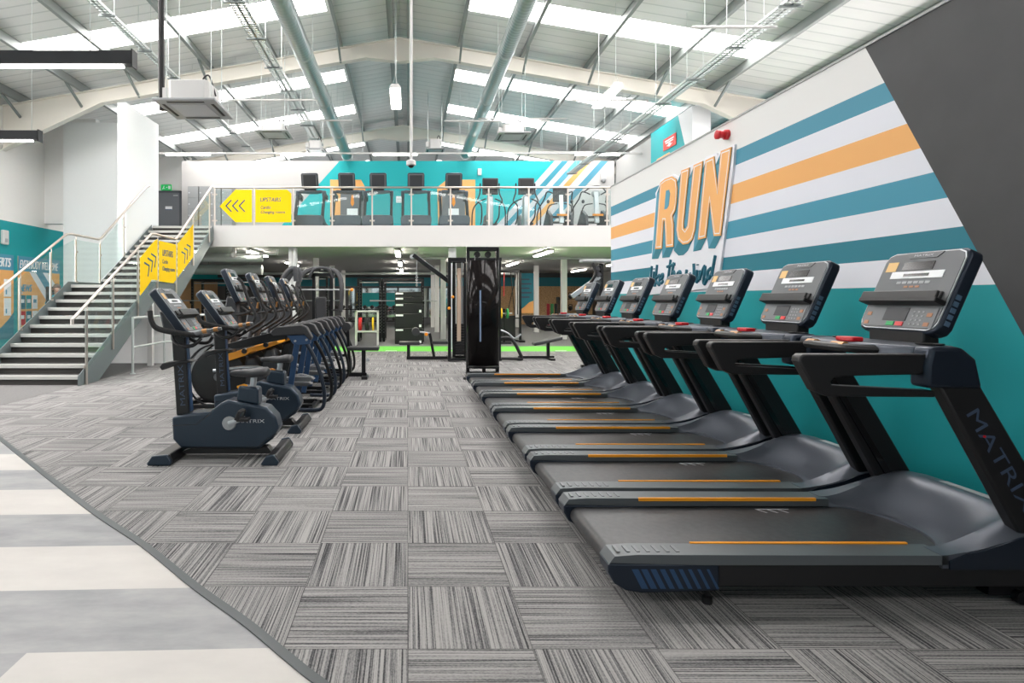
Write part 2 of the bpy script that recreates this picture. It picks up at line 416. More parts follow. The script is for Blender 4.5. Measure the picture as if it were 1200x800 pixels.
# upper floor walls
zt = 1.4+162*K
blk('wall_upper_back', M_upw, X(213), X(720), 21.4, 21.6, 3.41, zt)
blk('wall_upper_left', M_white, XL, X(213), 22.2, 22.4, 3.41, 6.9)
blk('wall_upper_right', mat('pale_grey_paint', (190, 190, 188), .6), 7.75, 7.9, 18.2, 21.4, 3.41, zt)
def ur_extra(t, col, x, y, z):
    k = t.mth('ADD', 16.35, t.mth('MULTIPLY', t.mth('SUBTRACT', z, 6.65), -.42))
    return t.mix(t.mth('LESS_THAN', y, t.mth('ADD', 15.6, t.mth('MULTIPLY', t.mth('SUBTRACT', z, 4.8), .42))), col, (236, 238, 240))
M_urt = ramp_wall('upper_teal_face', [(0, (0, 168, 174))], 0, 8, ur_extra)
blk('wall_upper_teal', M_urt, 7.7, 8.2, 15.55, 18.2, 2.85, 1.4+.68*7.7)
# mezzanine
blk('floor_upper', M_rubfloor, -7.04, 9.2, 15.85, 22.2, 3.36, 3.41)
blk('floor_upper_left', M_rubfloor, -9.0, -7.04, 16.75, 22.2, 3.36, 3.41)
blk('ceiling_mezzanine', M_darkceil, XL, XR, 19.9, YB, 2.85, 2.9)
blk('ceiling_mezzanine_left', M_darkceil, -7.0, .3, 15.92, 19.9, 2.85, 2.9)
blk('ceiling_mezzanine_rear', M_darkceil, -9.0, -7.0, 16.75, 19.9, 2.85, 2.9)
blk('ceiling_soffit', M_offwhite, .3, XR, 15.86, 19.9, 2.84, 2.9)
blk('wall_fascia', M_offwhite, -5.34, 9.2, 15.72, 15.86, 2.84, 3.42)
blk('wall_fascia_left', M_offwhite, -7.0, -5.34, 15.87, 15.91, 2.84, 3.36)
blk('trim_3', M_ltg, .3, XR, 19.86, 19.98, 2.78, 2.84)
# glowing fill panes added out of view in both side walls
for i, ya in enumerate((1.0, 6.6, 12.1)):
    w = bpy.data.objects.new('window_%d' % (40+i), None); COL.objects.link(w); struct(w); w.location = (XR-.01, ya, 3.3)
    MB().box(-.02, 0, 0, 5.0, 0, 1.9).build('window_pane', M_wallfill, w, smooth=False)
    MB().box(-.05, 0, -.06, 0, -.06, 1.96).box(-.05, 0, 5.0, 5.06, -.06, 1.96).box(-.05, 0, 0, 5, -.06, 0).box(-.05, 0, 0, 5, 1.9, 1.96).box(-.04, 0, 2.48, 2.52, 0, 1.9).build('window_frame', M_darkg, w, smooth=False)
for i, ya in enumerate((5.0,)):
    w = bpy.data.objects.new('window_%d' % (50+i), None); COL.objects.link(w); struct(w); w.location = (XL+.01, ya, 1.0)
    MB().box(0, .02, 0, 4.4, 0, 3.6).build('window_pane', M_wallfill, w, smooth=False)
    MB().box(0, .05, -.06, 0, -.06, 3.66).box(0, .05, 4.4, 4.46, -.06, 3.66).box(0, .05, 0, 4.4, -.06, 0).box(0, .05, 0, 4.4, 3.6, 3.66).box(0, .04, 2.18, 2.22, 0, 3.6).build('window_frame', M_darkg, w, smooth=False)
# front glazing, added unseen behind the camera to let in fill daylight
gable('wall_front', M_white, YF-.25, YF, XL, XR, 5.2)
blk('wall_front_sill', M_white, XL, XR, YF-.25, YF, 0, .35)
for i in range(7):
    a = XL+i*(XR-XL)/7; b = XL+(i+1)*(XR-XL)/7
    w = bpy.data.objects.new('window_%d' % (i+1), None); COL.objects.link(w); struct(w); w.location = ((a+b)/2, YF-.12, .35)
    f_ = MB(); L = (b-a)/2
    f_.box(-L, -L+.06, -.05, .05, 0, 4.85).box(L-.06, L, -.05, .05, 0, 4.85).box(-L, L, -.05, .05, 0, .06).box(-L, L, -.05, .05, 4.79, 4.85).box(-L, L, -.05, .05, 2.4, 2.46)
    f_.build('window_frame', M_darkg, w); MB().box(-L+.06, L-.06, -.005, .005, .06, 4.79).build('window_pane', M_winglass, w)
# roof: sheets between rows of roof lights
bands = [(-5.4, -4.5), (5.4, 6.4), (8.6, 10.3), (12.65, 13.5), (16.95, 17.8), (20.0, 20.9), (24.4, 25.3), (28, 29)]
ys = [YF-.3]; [ys.extend(b) for b in bands]; ys.append(YB+.3)
def slab(name, m, xa, xb, ya, yb, dz=0):
    za, zb = roofz(xa)+dz, roofz(xb)+dz
    return struct(MB().add([(xa,ya,za),(xb,ya,zb),(xb,yb,zb),(xa,yb,za),(xa,ya,za+.06),(xb,ya,zb+.06),(xb,yb,zb+.06),(xa,yb,za+.06)],
                   [(0,3,2,1),(4,5,6,7),(0,1,5,4),(1,2,6,5),(2,3,7,6),(3,0,4,7)]).build(name, m, smooth=False))
wn = 8
for i in range(0, len(ys), 2):
    slab('ceiling', M_roof, XL-.2, XRID, ys[i], ys[i+1]); slab('ceiling', M_roof, XRID, XR+.2, ys[i], ys[i+1])
for a, b in bands:
    for xa, xb, kd in ((XL-.2, -8.5, 1 if a < 12 or a > 22 else 0), (-8.5, -1.9, 1), (-1.9, XRID, 0), (XRID, 1.42, 0), (1.42, 8.1, 1), (8.1, XR+.2, 0)):  # nearer unseen rows carried to the left eaves to brighten that side
        if kd: slab('window_%d' % wn, M_sky, xa, xb, a, b, .01); wn += 1
        else: slab('ceiling', M_roof, xa, xb, a, b)
# portal frames
def rafter(Y, label):
    r = empty('portal_frame', (0, Y, 0), label, 'roof beam', 'cream steel portal frames under the roof')
    D = .36
    for sgn in (-1, 1):
        xe = XL+.03 if sgn < 0 else XR-.03
        L = abs(xe-XRID); seg = []
        top = lambda d: RZ-SL*d
        def low(d): return top(d)-D-(max(0, (.9-d))*.28)-max(0, (d-(L-2.6)))*.30
        ds = [0, .9, L-2.6, L]
        P = lambda d, z: (XRID+sgn*d, z)
        poly = [P(d, top(d)) for d in ds]+[P(d, low(d)) for d in reversed(ds)]
        MB().prism(poly, 'y', -.01, .01).build('web', M_cream, r, smooth=False)
        for fn in (top, low):
            mb = MB()
            for a, b in zip(ds[:-1], ds[1:]):
                mb.beam((XRID+sgn*a, 0, fn(a)), (XRID+sgn*b, 0, fn(b)), .19, .018, (0, 0, 1))
            mb.build('flange', M_cream, r, smooth=False)
        pass
    return r
for Y, l in ((0, 'portal frame above the camera'), (7.5, 'portal frame over the row of treadmills'), (15, 'large cream portal frame in front of the upper floor'), (22.5, 'cream portal frame behind the upper mural wall')):
    rafter(Y, 'cream painted steel '+l)
# purlins
pX = [-10.1, -8.5, -7.0, -5.2, -3.5, -1.75, -.45, .05, 1.35, 3.0, 4.7, 6.45, 8.0, 9.6]
pn = ['at the left eaves', 'first in from the left eaves', 'second in from the left eaves', 'over the stairs, third in from the left eaves', 'second to the left of the ridge pair', 'first to the left of the ridge pair',
      'left one of the ridge pair', 'right one of the ridge pair', 'first to the right of the ridge pair', 'second to the right of the ridge pair', 'third to the right of the ridge pair', 'fourth to the right of the ridge pair', 'first in from the right eaves', 'at the right eaves']
for x_, l in zip(pX, pn):
    s_ = 1 if x_ < XRID else -1
    r = empty('roof_purlin', (x_, 0, roofz(x_)-.13), 'long galvanised roof purlin '+l, 'purlin', 'galvanised roof purlins')
    m_ = MB(); m_.beam((0, YF, 0), (0, YB, 0), .012, .24); m_.beam((.03*s_, YF, -.115), (.03*s_, YB, -.115), .085, .012); m_.beam((-.03*s_, YF, .115), (-.03*s_, YB, .115), .085, .012)
    m_.build('beam', M_galv, r, smooth=False)
    for Y in (7.5, 15, 22.5):
        if abs(x_-XRID) > 1:
            MB().beam((0, Y-.75, -.1), (0, Y-.03, -.50), .05, .05).build('knee_brace', M_galvd, r, smooth=False)
# spiral ducts
M_duct = mat('spiral_duct', (168, 178, 179), .32, .7)
t = NT(M_duct); x, y, z = t.xyz()
t.bump(t.mth('ABSOLUTE', t.mth('SUBTRACT', t.mth('FRACT', t.mth('DIVIDE', y, .11)), .5)), .6, .02)
def duct(x_, z_, r_, label):
    o = empty('spiral_duct', (x_, 0, z_), label, 'duct', 'round ventilation ducts under the roof')
    m_ = MB(); n = 140; prof = []
    m_.tube([(0, YF+1, 0), (0, 21.3, 0)], r_, 28); m_.build('duct', M_duct, o)
    for Y in range(-6, 22, 3):
        MB().tube([(r_*1.02*math.cos(a*PI/10), Y+.5, r_*1.02*math.sin(a*PI/10)) for a in range(20)], .012, 6, closed=True).build('joint_ring', M_galvl, o)
        for s_ in (-1, 1): MB().tube([(s_*r_, Y+.5, 0), (s_*r_, Y+.5, roofz(x_)-z_)], .004, 5).build('hanger_wire', M_galvl, o)
duct(-2.27, 6.76, .195, 'silver spiral duct left of the ridge')
duct(2.14, 6.80, .175, 'silver spiral duct right of the ridge')
# cable trays
def tray(x_, z_, w, y1, label, deep=.05):
    o = empty('cable_tray', (x_, 0, z_), label, 'cable tray', 'cable trays under the roof')
    m_ = MB(); m_.box(-w/2, -w/2+.012, YF+1, y1, 0, deep).box(w/2-.012, w/2, YF+1, y1, 0, deep)
    m_.build('side_rail', M_galvl, o, smooth=False)
    m_ = MB(); Y = YF+1
    while Y < y1: m_.box(-w/2, w/2, Y, Y+.05, 0, .008); Y += .09
    m_.box(-.02, .02, YF+1, y1, .0, .012)
    m_.build('base_mesh', M_galvl, o, smooth=False)
    m_ = MB(); h = MB(); Y = 3.0
    while Y < y1:
        MB().box(-w/2-.06, w/2+.06, Y-.02, Y+.02, -.03, 0).build('support_bar', M_galvd, o, smooth=False)
        for q in (-w/2-.04, w/2+.04): MB().tube([(q, Y, -.02), (q, Y, roofz(x_)-z_-.02)], .005, 5).build('hanger_wire', M_galvl, o)
        Y += 1.5
    m_ = MB()
    for k in range(4): m_.tube([(-w/2+.04+k*(w-.08)/3, YF+1, .02), (-w/2+.04+k*(w-.08)/3, y1, .02)], .008, 6)
    m_.build('cable', M_ltg, o)
tray(-5.5, 6.6, .18, 20.5, 'narrow galvanised cable tray over the stairs')
tray(-3.16, 6.85, .3, 20.5, 'wide galvanised cable tray between the air conditioner and left duct')
tray(6.0, 6.0, .26, 21.2, 'galvanised cable tray along the right side of the roof')
# conduit runs across the roof (thin light tubes at right)
for i, (xa, xb, Y, z_) in enumerate(((2.0, 4.6, 16.4, 6.55), (1.0, 3.9, 15.8, 6.3), (4.3, 6.4, 15.3, 6.7), (4.2, 6.6, 19.5, 6.4), (-4.9, -2.2, 15.0, 6.6), (-4.4, -1.6, 16.4, 6.5), (-3.0, -1.2, 10.0, 7.0), (4.7, 6.1, 9.5, 5.9))):
    o = empty('lighting_conduit', (xa, Y, z_), 'thin white conduit hung across the roof, '+['in front of the right duct end', 'just behind the right duct', 'right of the hanging lamp', 'near the upper right wall', 'left of the left duct', 'behind the small left air conditioner', 'high over the left duct', 'beside the right cable tray'][i], 'conduit', 'thin white roof conduits')
    MB().tube([(0, 0, 0), (xb-xa, 0, 0)], .022, 8).build('tube', M_offwhite, o)
    h = MB()
    for q in (.15, .85): h.tube([((xb-xa)*q, 0, 0), ((xb-xa)*q, 0, roofz(xa+(xb-xa)*q)-z_)], .004, 5)
    h.build('hanger_wire', M_galvl, o)
# ================================================================== hanging equipment
def ac_unit(loc, w, h, label, rz=0):
    o = empty('air_conditioner', loc, label, 'air conditioner', 'ceiling cassette air conditioners', rz)
    MB().prism([(-w/2, -w/2), (w/2, -w/2), (w/2, w/2), (-w/2, w/2)], 'z', 0, .035).build('fascia_panel', M_ltg, o, bevel=.008)
    MB().box(-w*.29, w*.29, -w*.29, w*.29, -.006, .0).build('intake_grille', mat('grille_grey', (190, 192, 196), .5), o)
    m_ = MB(); q = w*.40
    m_.box(-q*.75, q*.75, q-.02, q+.02, -.004, .0).box(-q*.75, q*.75, -q-.02, -q+.02, -.004, .0).box(q-.02, q+.02, -q*.75, q*.75, -.004, 0).box(-q-.02, -q+.02, -q*.75, q*.75, -.004, 0)
    m_.build('air_slot', M_black, o, smooth=False)
    b = w*.33
    m_ = MB(); m_.prism([(-b, -b+.05), (-b+.05, -b), (b-.05, -b), (b, -b+.05), (b, b-.05), (b-.05, b), (-b+.05, b), (-b, b-.05)], 'z', .035, h); m_.build('casing', M_offwhite, o, bevel=.01)
    MB().box(-b-.1, -b, -.2, .05, .1, h*.75).build('junction_box', M_offwhite, o)
    m_ = MB()
    for sx in (-1, 1):
        for sy in (-1, 1): m_.tube([(sx*(b+.03), sy*b*.8, .12), (sx*(b+.03), sy*b*.8, roofz(loc[0]+sx*b)-loc[2]-.02)], .006, 6)
    m_.build('hanger_rod', M_galvl, o)
    m_ = MB(); m_.tube([(b*.4, 0, h), (b*.45, 0, h+.12), (b*.75, 0, h+.15), (b+.02, 0, h*.6)], .012, 8, smooth=5); m_.build('cable', M_black, o)
    return o
a1 = ac_unit((-3.08, 8.3, 4.13), .86, .34, 'large white cassette air conditioner above the stairs')
m_ = MB(); m_.tube([(-.48, .0, 4.6), (-.48, 0, .32), (-.40, 0, .22), (-.25, 0, .2)], .045, 10, smooth=4); m_.build('pipe', M_black, a1)
ac_unit((-3.45, 14.9, 5.65), .82, .26, 'small white cassette air conditioner left of the left duct')
ac_unit((2.70, 14.9, 5.60), .82, .26, 'small white cassette air conditioner beside the right duct')
ac_unit((-3.05, 19.0, 6.3), .6, .3, 'distant white air conditioner over the left end of the upper mural')
ac_unit((.9, 19.2, 6.35), .62, .35, 'distant white air conditioner over the middle of the upper mural')
# hung LED battens
def batten(loc, w, l, h, label, zr):
    o = empty('pendant_lamp', loc, label, 'pendant lamp', 'hanging white batten lamps')
    MB().prism([(-w/2, 0), (w/2, 0), (w/2, .03), (w*.3, h), (-w*.3, h), (-w/2, .03)], 'y', -l/2, l/2).build('housing', M_offwhite, o)
    MB().box(-w/2+.012, w/2-.012, -l/2+.02, l/2-.02, -.02, .0).build('diffuser', M_led, o)
    m_ = MB()
    for s_ in (-1, 1): m_.tube([(-w*.3, s_*l*.4, h), (0, s_*l*.4, h+.18), (w*.3, s_*l*.4, h)], .004, 5).tube([(0, s_*l*.4, h+.18), (0, s_*l*.4, zr-loc[2])], .005, 5)
    m_.build('suspension_wire', M_galvl, o)
batten((-.27, 12.7, 5.83), .24, 1.3, .09, 'white batten lamp hanging end-on near the ridge', roofz(-.27))
batten((4.4, 12.7, 5.86), .24, 1.35, .09, 'white batten lamp hanging over the striped mural wall', roofz(4.4))
o = empty('lighting_trunking', (0, 19.0, 6.2), 'long white lighting trunking hung across the front of the upper mural', 'trunking')
MB().box(-8.4, 8.0, -.03, .03, 0, .05).build('rail', M_offwhite, o, smooth=False)
for xa in (-8.0, -4.2, -1.15, 2.0, 5.55):
    MB().box(xa, xa+1.45, -.05, .05, -.045, 0).build('lamp', M_led, o, smooth=False)
h = MB()
for x_ in (-7.5, -4.5, -1.5, 1.7, 4.4, 7.0): h.tube([(x_, 0, .04), (x_, 0, roofz(x_)-6.2)], .005, 5)
h.build('hanger_wire', M_galvl, o)
# black linear lamps top left
for (xe, Y, z0, hh, l) in ((-2.14, 4.5, 3.21, .125, 'black linear lamp nearest the camera at top left'), (-4.21, 6.58, 3.20, .125, 'black linear lamp further back at the left edge')):
    o = empty('linear_lamp', (xe-1.25, Y, z0), l, 'linear lamp', 'black linear lamps over the reception floor')
    MB().box(-1.25, 1.24, -.04, .04, .022, hh).build('housing', mat('lamp_black', (48, 49, 52), .5), o, bevel=.003)
    MB().box(1.24, 1.25, -.043, .043, .0, hh+.01).build('end_cap', M_black, o)
    MB().box(-1.25, 1.16, -.018, .018, .006, .022).build('diffuser', M_led, o, smooth=False)
    m_ = MB()
    for q in (-.9, .9 if Y < 5 else 1.15): m_.tube([(q, 0, hh), (q, 0, roofz(xe-1.25+q)-z0)], .003, 5)
    m_.build('suspension_wire', M_galvl, o)
# camera pole
o = empty('security_camera', (.05, 9, 3.47), 'white dome camera on a long pole hanging from the ridge', 'camera')
MB().tube([(0, 0, .08), (0, 0, roofz(.05)-3.47)], .022, 10).build('pole', M_offwhite, o)
MB().lathe([(.045, .02), (.075, .03), (.075, .09), (.05, .11)], (0, 0, 0), n=20).build('housing', M_offwhite, o)
MB().ball((0, 0, .03), (.05, .05, .045), 14).build('dome', M_blackg, o)
# second pole near ridge
# siren
o = empty('alarm_siren', (3.6, 6.46, 3.25), 'red alarm sounder fixed high on the mural wall', 'siren')
MB().lathe([(.055, 0), (.055, -.04), (.045, -.05)], (0, 0, 0), 'x', 20).build('base', M_red, o)
MB().lathe([(.038, -.05), (.042, -.09), (.05, -.10), (.05, -.13), (.03, -.14)], (0, 0, .0), 'x', 20).build('horn', M_red, o)
# ================================================================== RUN sign on the mural wall
def wpt(px, py, xw=3.57):
    Y = xw*673/(px-478); return (Y, 1.4+(350-py)*Y/673)
def run_poly(pts): return [wpt(750+a/5, 150+b/5) for a, b in pts]
run = empty('run_sign', (3.6, 7.3, 1.5), 'cut-out white wall board reading RUN like the wind', 'sign')
R0 = (3.6, 7.3, 1.5)
def onwall(mb): mb.v = [(v[0]-R0[0], v[1]-R0[1], v[2]-R0[2]) for v in mb.v]; return mb
board = run_poly([(62, 800), (92, 410), (88, 380), (108, 340), (118, 300), (190, 268), (222, 285), (235, 250), (300, 212), (375, 180), (385, 165), (445, 143), (452, 165), (470, 128), (552, 92), (545, 200), (490, 640), (462, 850)])+[wpt(839, 336), wpt(800, 341), wpt(758, 345)]
onwall(MB().prism(board, 'x', 3.575, 3.6)).build('board', M_artW, run, smooth=False)
R_out = [(92, 707), (122, 318), (150, 295), (190, 280), (215, 297), (222, 350), (218, 430), (210, 480), (192, 512), (200, 560), (199, 692), (155, 697), (152, 600), (148, 540), (141, 540), (131, 703)]
U_out = [(245, 247), (293, 228), (258, 555), (258, 580), (268, 592), (282, 570), (318, 215), (372, 190), (325, 600), (310, 650), (285, 675), (255, 680), (227, 652), (218, 595)]
N_out = [(388, 186), (437, 163), (458, 350), (478, 132), (540, 108), (477, 628), (436, 630), (413, 430), (390, 640), (343, 652)]
R_hole = [(148, 475), (157, 365), (175, 358), (181, 380), (173, 450), (162, 470)]
def shrink(poly, d):
    n = len(poly); out = []
    area = sum(poly[i][0]*poly[(i+1)%n][1]-poly[(i+1)%n][0]*poly[i][1] for i in range(n)); sg = 1 if area > 0 else -1
    for i in range(n):
        a, b, c_ = Vector(poly[i-1]), Vector(poly[i]), Vector(poly[(i+1)%n])
        e1 = (b-a).normalized(); e2 = (c_-b).normalized(); n1 = Vector((-e1.y, e1.x))*sg; n2 = Vector((-e2.y, e2.x))*sg
        m_ = n1+n2; m_ = m_/max(m_.length, .3); k = d/max(.45, m_.dot(n1)); out.append(tuple(b+m_*k))
    return out
DY, DZ = .137, -.133
for nm, poly in (('letter_r', R_out), ('letter_u', U_out), ('letter_n', N_out)):
    w3 = run_poly(poly); n = len(w3); blue = MB(); dark = MB()
    for i in range(n):
        a, b = w3[i], w3[(i+1)%n]
        q = [a, b, (b[0]+DY, b[1]+DZ), (a[0]+DY, a[1]+DZ)]
        steep = abs(b[1]-a[1]) > 1.3*abs(b[0]-a[0])
        (blue if steep else dark).add([(3.572 if steep else 3.571, p[0], p[1]) for p in q], [(0, 1, 2, 3)])
    L = onwall(MB().prism(w3, 'x', 3.560, 3.568)).build('letter', M_artO, run, smooth=False)
    onwall(blue).build('letter_shadow', M_artB, L, smooth=False); onwall(dark).build('letter_shadow', M_artD, L, smooth=False)
    ins = shrink(w3, .022); ins2 = shrink(w3, .034)
    m_ = MB()
    for i in range(n): m_.add([(3.559, *ins[i]), (3.559, *ins[(i+1)%n]), (3.559, *ins2[(i+1)%n]), (3.559, *ins2[i])], [(0, 1, 2, 3)])
    if nm == 'letter_r':
        hole = run_poly(R_hole); onwall(MB().prism(hole, 'x', 3.557, 3.560)).build('letter_counter', M_artB, L, smooth=False)
    onwall(m_).build('keyline', M_artW, L, smooth=False)
strokes = [[(155, 230), (140, 400), (135, 480), (150, 490), (168, 460)], [(185, 300), (172, 440), (185, 480)], [(183, 262), (183, 272)], [(222, 215), (195, 490)], [(250, 345), (205, 400), (240, 470), (255, 455)], [(250, 405), (290, 380), (297, 335), (270, 350), (252, 420), (270, 450), (300, 420)],
           [(395, 150), (362, 390)], [(350, 240), (450, 205)], [(435, 185), (400, 390)], [(405, 350), (432, 300), (442, 330), (435, 385)], [(480, 350), (520, 330), (512, 300), (488, 315), (478, 370), (505, 390), (545, 355)],
           [(600, 275), (585, 400), (600, 440), (645, 330), (655, 430), (690, 340), (690, 200)], [(735, 280), (718, 400), (728, 432), (750, 380)], [(738, 208), (738, 220)], [(775, 285), (760, 415), (795, 300), (835, 235), (815, 420), (830, 455), (865, 380)], [(908, 260), (875, 290), (865, 360), (885, 385), (925, 310)], [(965, 95), (925, 320), (935, 345)]]
m_ = MB()
for st in strokes:
    pts = [wpt(750+a/10.9, 290+b/10.9) for a, b in st]
    m_.tube([(3.572, p[0], p[1]) for p in pts], .022, 8, smooth=4 if len(pts) > 2 else 0)
onwall(m_).build('script_lettering', mat('script_teal', (30, 104, 124), .5), run)
# ================================================================== STAIRCASE
SX0, SX1 = -7.0, -5.32
RI, GO = .155, .26
Y1s = 9.35; LND0 = Y1s+10*GO; LND1 = 13.16
stair = empty('staircase', (SX0/2+SX1/2, Y1s, 0), 'wide steel staircase with grey carpeted treads up to the upper floor', 'staircase')
cx = (SX0+SX1)/2; hw = (SX1-SX0)/2
M_tread = mat('tread_carpet', (74, 73, 72), .9); M_riser = mat('riser_carpet', (62, 60, 58), .9)
def step(i, y0, z):
    tr = MB().box(-hw, hw, y0-Y1s+.0, y0-Y1s+GO+.03, z-.04, z-.003).build('tread', M_tread, stair, smooth=False)
    MB().box(-hw, hw, y0-Y1s-.02, y0-Y1s+.055, z-.062, z).build('nosing', M_nose, tr, smooth=False, bevel=.004)
    MB().box(-hw, hw, y0-Y1s+.01, y0-Y1s+.03, z-RI, z-.04).build('riser', M_riser, tr, smooth=False)
for i in range(10): step(i, Y1s+i*GO, (i+1)*RI)
zl = 11*RI
tr = MB().box(-hw, hw, LND0-Y1s, LND1-Y1s, zl-.05, zl-.003).build('landing', M_tread, stair, smooth=False)
MB().box(-hw, hw, LND0-Y1s-.02, LND0-Y1s+.055, zl-.062, zl).build('nosing', M_nose, tr, smooth=False); MB().box(-hw, hw, LND0-Y1s+.01, LND0-Y1s+.03, zl-RI, zl-.04).build('riser', M_riser, tr, smooth=False)
for i in range(10): step(i, LND1+i*GO, zl+(i+1)*RI)
tr = MB().box(-hw, hw, 15.76-Y1s, 15.86-Y1s, 3.41-.05, 3.407).build('top_step', M_tread, stair, smooth=False)
MB().box(-hw, hw, 15.76-Y1s-.02, 15.76-Y1s+.055, 3.41-.062, 3.41).build('nosing', M_nose, tr, smooth=False); MB().box(-hw, hw, 15.765-Y1s, 15.78-Y1s, 3.41-RI, 3.37).build('riser', M_riser, tr, smooth=False)
s_ = RI/GO
for sx in (-hw-.012, hw):
    def Zs(Y, base, y0): return base+(Y-y0)*s_
    poly = [(Y1s-.1, 0), (Y1s-.1, .16), (LND0-.1, zl+.06), (LND1-.1, zl+.06), (15.70, 3.41+.02), (15.70, 3.41-.38), (LND1+.18, zl-.28), (LND0+.18, zl-.28), (Y1s+.5, 0)]
    MB().prism([(a-Y1s, b) for a, b in poly], 'x', sx, sx+.012).build('stringer', M_stair, stair, smooth=False)
for xa in (hw-.15, -hw+.05): MB().box(xa, xa+.1, LND0-Y1s+.1, LND0-Y1s+.2, 0, zl-.3).build('support_post', M_offwhite, stair, smooth=False)
# balustrades
def nose_z(Y):
    if Y < LND0: return RI+(Y-Y1s)*s_
    if Y < LND1: return zl
    return min(3.41, zl+RI+(Y-LND1)*s_)
def balustrade(x_, label, posts, side):
    b = empty('stair_balustrade', (x_, Y1s, 0), label, 'balustrade', 'glass and steel stair balustrades')
    P = lambda Y, z: (0, Y-Y1s, z)
    pth = [(9.05, 1.0), (9.05, 1.08), (9.12, 1.12), (LND0-.12, 2.74), (LND0+.05, 2.76), (LND1-.12, 2.76), (LND1, 2.80), (15.45, 4.42), (15.6, 4.47)]
    MB().tube([P(*p) for p in pth], .026, 10).build('handrail', M_steel, b)
    for i, Y in enumerate(posts):
        zb = nose_z(Y); ztp = min(4.3, zb+.86) if Y > LND1 or Y < LND0 else 2.62
        zr = 1.12+(Y-9.12)*(2.74-1.12)/(LND0-.12-9.12) if Y < LND0 else 2.76 if Y < LND1 else 2.80+(Y-LND1)*(4.42-2.8)/(15.45-LND1)
        z0 = max(0, zb-.22) if Y > 9.6 else 0
        p = MB().tube([P(Y, z0), P(Y, zr-.10)], .022, 10).build('post', M_steel, b)
        m_ = MB(); m_.tube([P(Y, zr-.14), (0, Y-Y1s+.03, zr-.09), (0, Y-Y1s+.02, zr-.02)], .009, 6)
        m_.build('rail_bracket', M_steel, p)
        for q in (.22, .72): MB().box(-.02*side-.012, -.02*side+.012, Y-Y1s-.04, Y-Y1s+.04, z0+(zr-z0)*q-.02, z0+(zr-z0)*q+.02).build('clamp', M_steel, p)
    for a, c_ in zip(posts[:-1], posts[1:]):
        ya, yb = a+.03, c_-.03
        if yb-ya < .2: continue
        f = lambda Y: (nose_z(Y+1e-4)+.04 if (Y > LND0+.05 and Y < LND1-.05) else (RI+(Y-Y1s)*s_+.02 if Y <= LND0+.05 else zl+(Y-LND1)*s_+.15))
        g = lambda Y: (1.12+(Y-9.12)*(2.74-1.12)/(LND0-.12-9.12) if Y < LND0 else 2.76 if Y < LND1 else 2.80+(Y-LND1)*(4.42-2.8)/(15.45-LND1))-.10
        MB().prism([(ya-Y1s, f(ya)), (yb-Y1s, f(yb)), (yb-Y1s, g(yb)), (ya-Y1s, g(ya))], 'x', -.005, .005).build('glass_panel', M_glass, b, smooth=False)
    return b
PST = [9.45, 10.3, 11.25, 12.12, 13.1, 14.15, 15.3]
balustrade(SX1+.03, 'right stair balustrade carrying the yellow signs', PST, 1)
balustrade(SX0-.03, 'left stair balustrade beside the white wall', [9.45, 10.4, 11.3, 12.15, 13.1, 14.2], -1)
# ---- yellow direction signs on stair glass
xs = SX1+.048
def stair_sign(name, poly, label): 
    y0 = poly[0][0]; o = empty(name, (xs, y0, poly[0][1]), label, 'sign', 'yellow signs on the stair glass')
    MB().prism([(a-y0, b-poly[0][1]) for a, b in poly], 'x', 0, .004).build('panel', M_yellow, o, smooth=False)
    return o, y0, poly[0][1]
def chev(o, y0, z0, base, n, dy, dz):
    for k in range(n):
        m_ = MB(); m_.ribbon([(a-y0+k*dy, b-z0+k*dz) for a, b in base], .035, (.004, 0, 0), (0, 1, 0), (0, 0, 1)); m_.build('chevron', M_ink, o, smooth=False)
o, y0, z0 = stair_sign('direction_sign', [(11.30, 1.47), (11.55, 1.62), (11.82, 1.80), (12.09, 1.80), (12.09, 2.66), (11.95, 2.62), (11.30, 2.21)], 'yellow arrow sign on the lower stair glass')
chev(o, y0, z0, [(11.48, 2.13), (11.69, 2.08), (11.64, 1.87)], 3, .155, .10)
o, y0, z0 = stair_sign('direction_sign', [(12.16, 1.78), (12.9, 1.76), (13.06, 1.84), (13.06, 2.64), (12.16, 2.64)], 'yellow sign reading UPSTAIRS on the landing glass')
for s, a, b, w, h in (('UPSTAIRS', 12.32, 2.33, .56, .14), ('Cardio', 12.32, 2.17, .28, .09), ('Changing rooms', 12.32, 1.99, .66, .12)):
    text('lettering', s, M_ink, o, (.004, a-y0, b-z0), (0, 1, 0), (0, 0, 1), w, h, .2, .012)
o, y0, z0 = stair_sign('direction_sign', [(13.14, 1.90), (14.1, 2.44), (14.1, 3.24), (13.14, 2.66)], 'yellow arrow sign on the upper stair glass')
chev(o, y0, z0, [(13.37, 2.50), (13.58, 2.47), (13.54, 2.25)], 3, .16, .10)
# landing metal guard below the glass is the stringer; low galvanised barrier beside the stair
o = empty('pipe_barrier', (-5.15, 10.75, 0), 'low galvanised tube barrier on the carpet beside the stairs', 'barrier')
m_ = MB()
for q in (0, 1.4): m_.tube([(0, q, 0), (0, q, 1.05)], .024, 10)
m_.build('post', M_galvl, o)
m_ = MB()
m_.tube([(0, 0, 1.05), (0, 1.4, 1.05), (.9, 2.6, 1.05)], .024, 10); m_.build('top_rail', M_galvl, o)
m_ = MB(); m_.tube([(0, 0, .5), (0, 1.4, .5), (.9, 2.6, .5)], .02, 10).tube([(.9, 2.6, 0), (.9, 2.6, 1.05)], .024, 10); m_.build('mid_rail', M_galvl, o)
m_ = MB()
for p in ((0, 0), (0, 1.4), (.9, 2.6)): m_.lathe([(.05, 0), (.05, .012), (.03, .02)], (p[0], p[1], 0), n=14)
m_.build('base_flange', M_galvl, o)
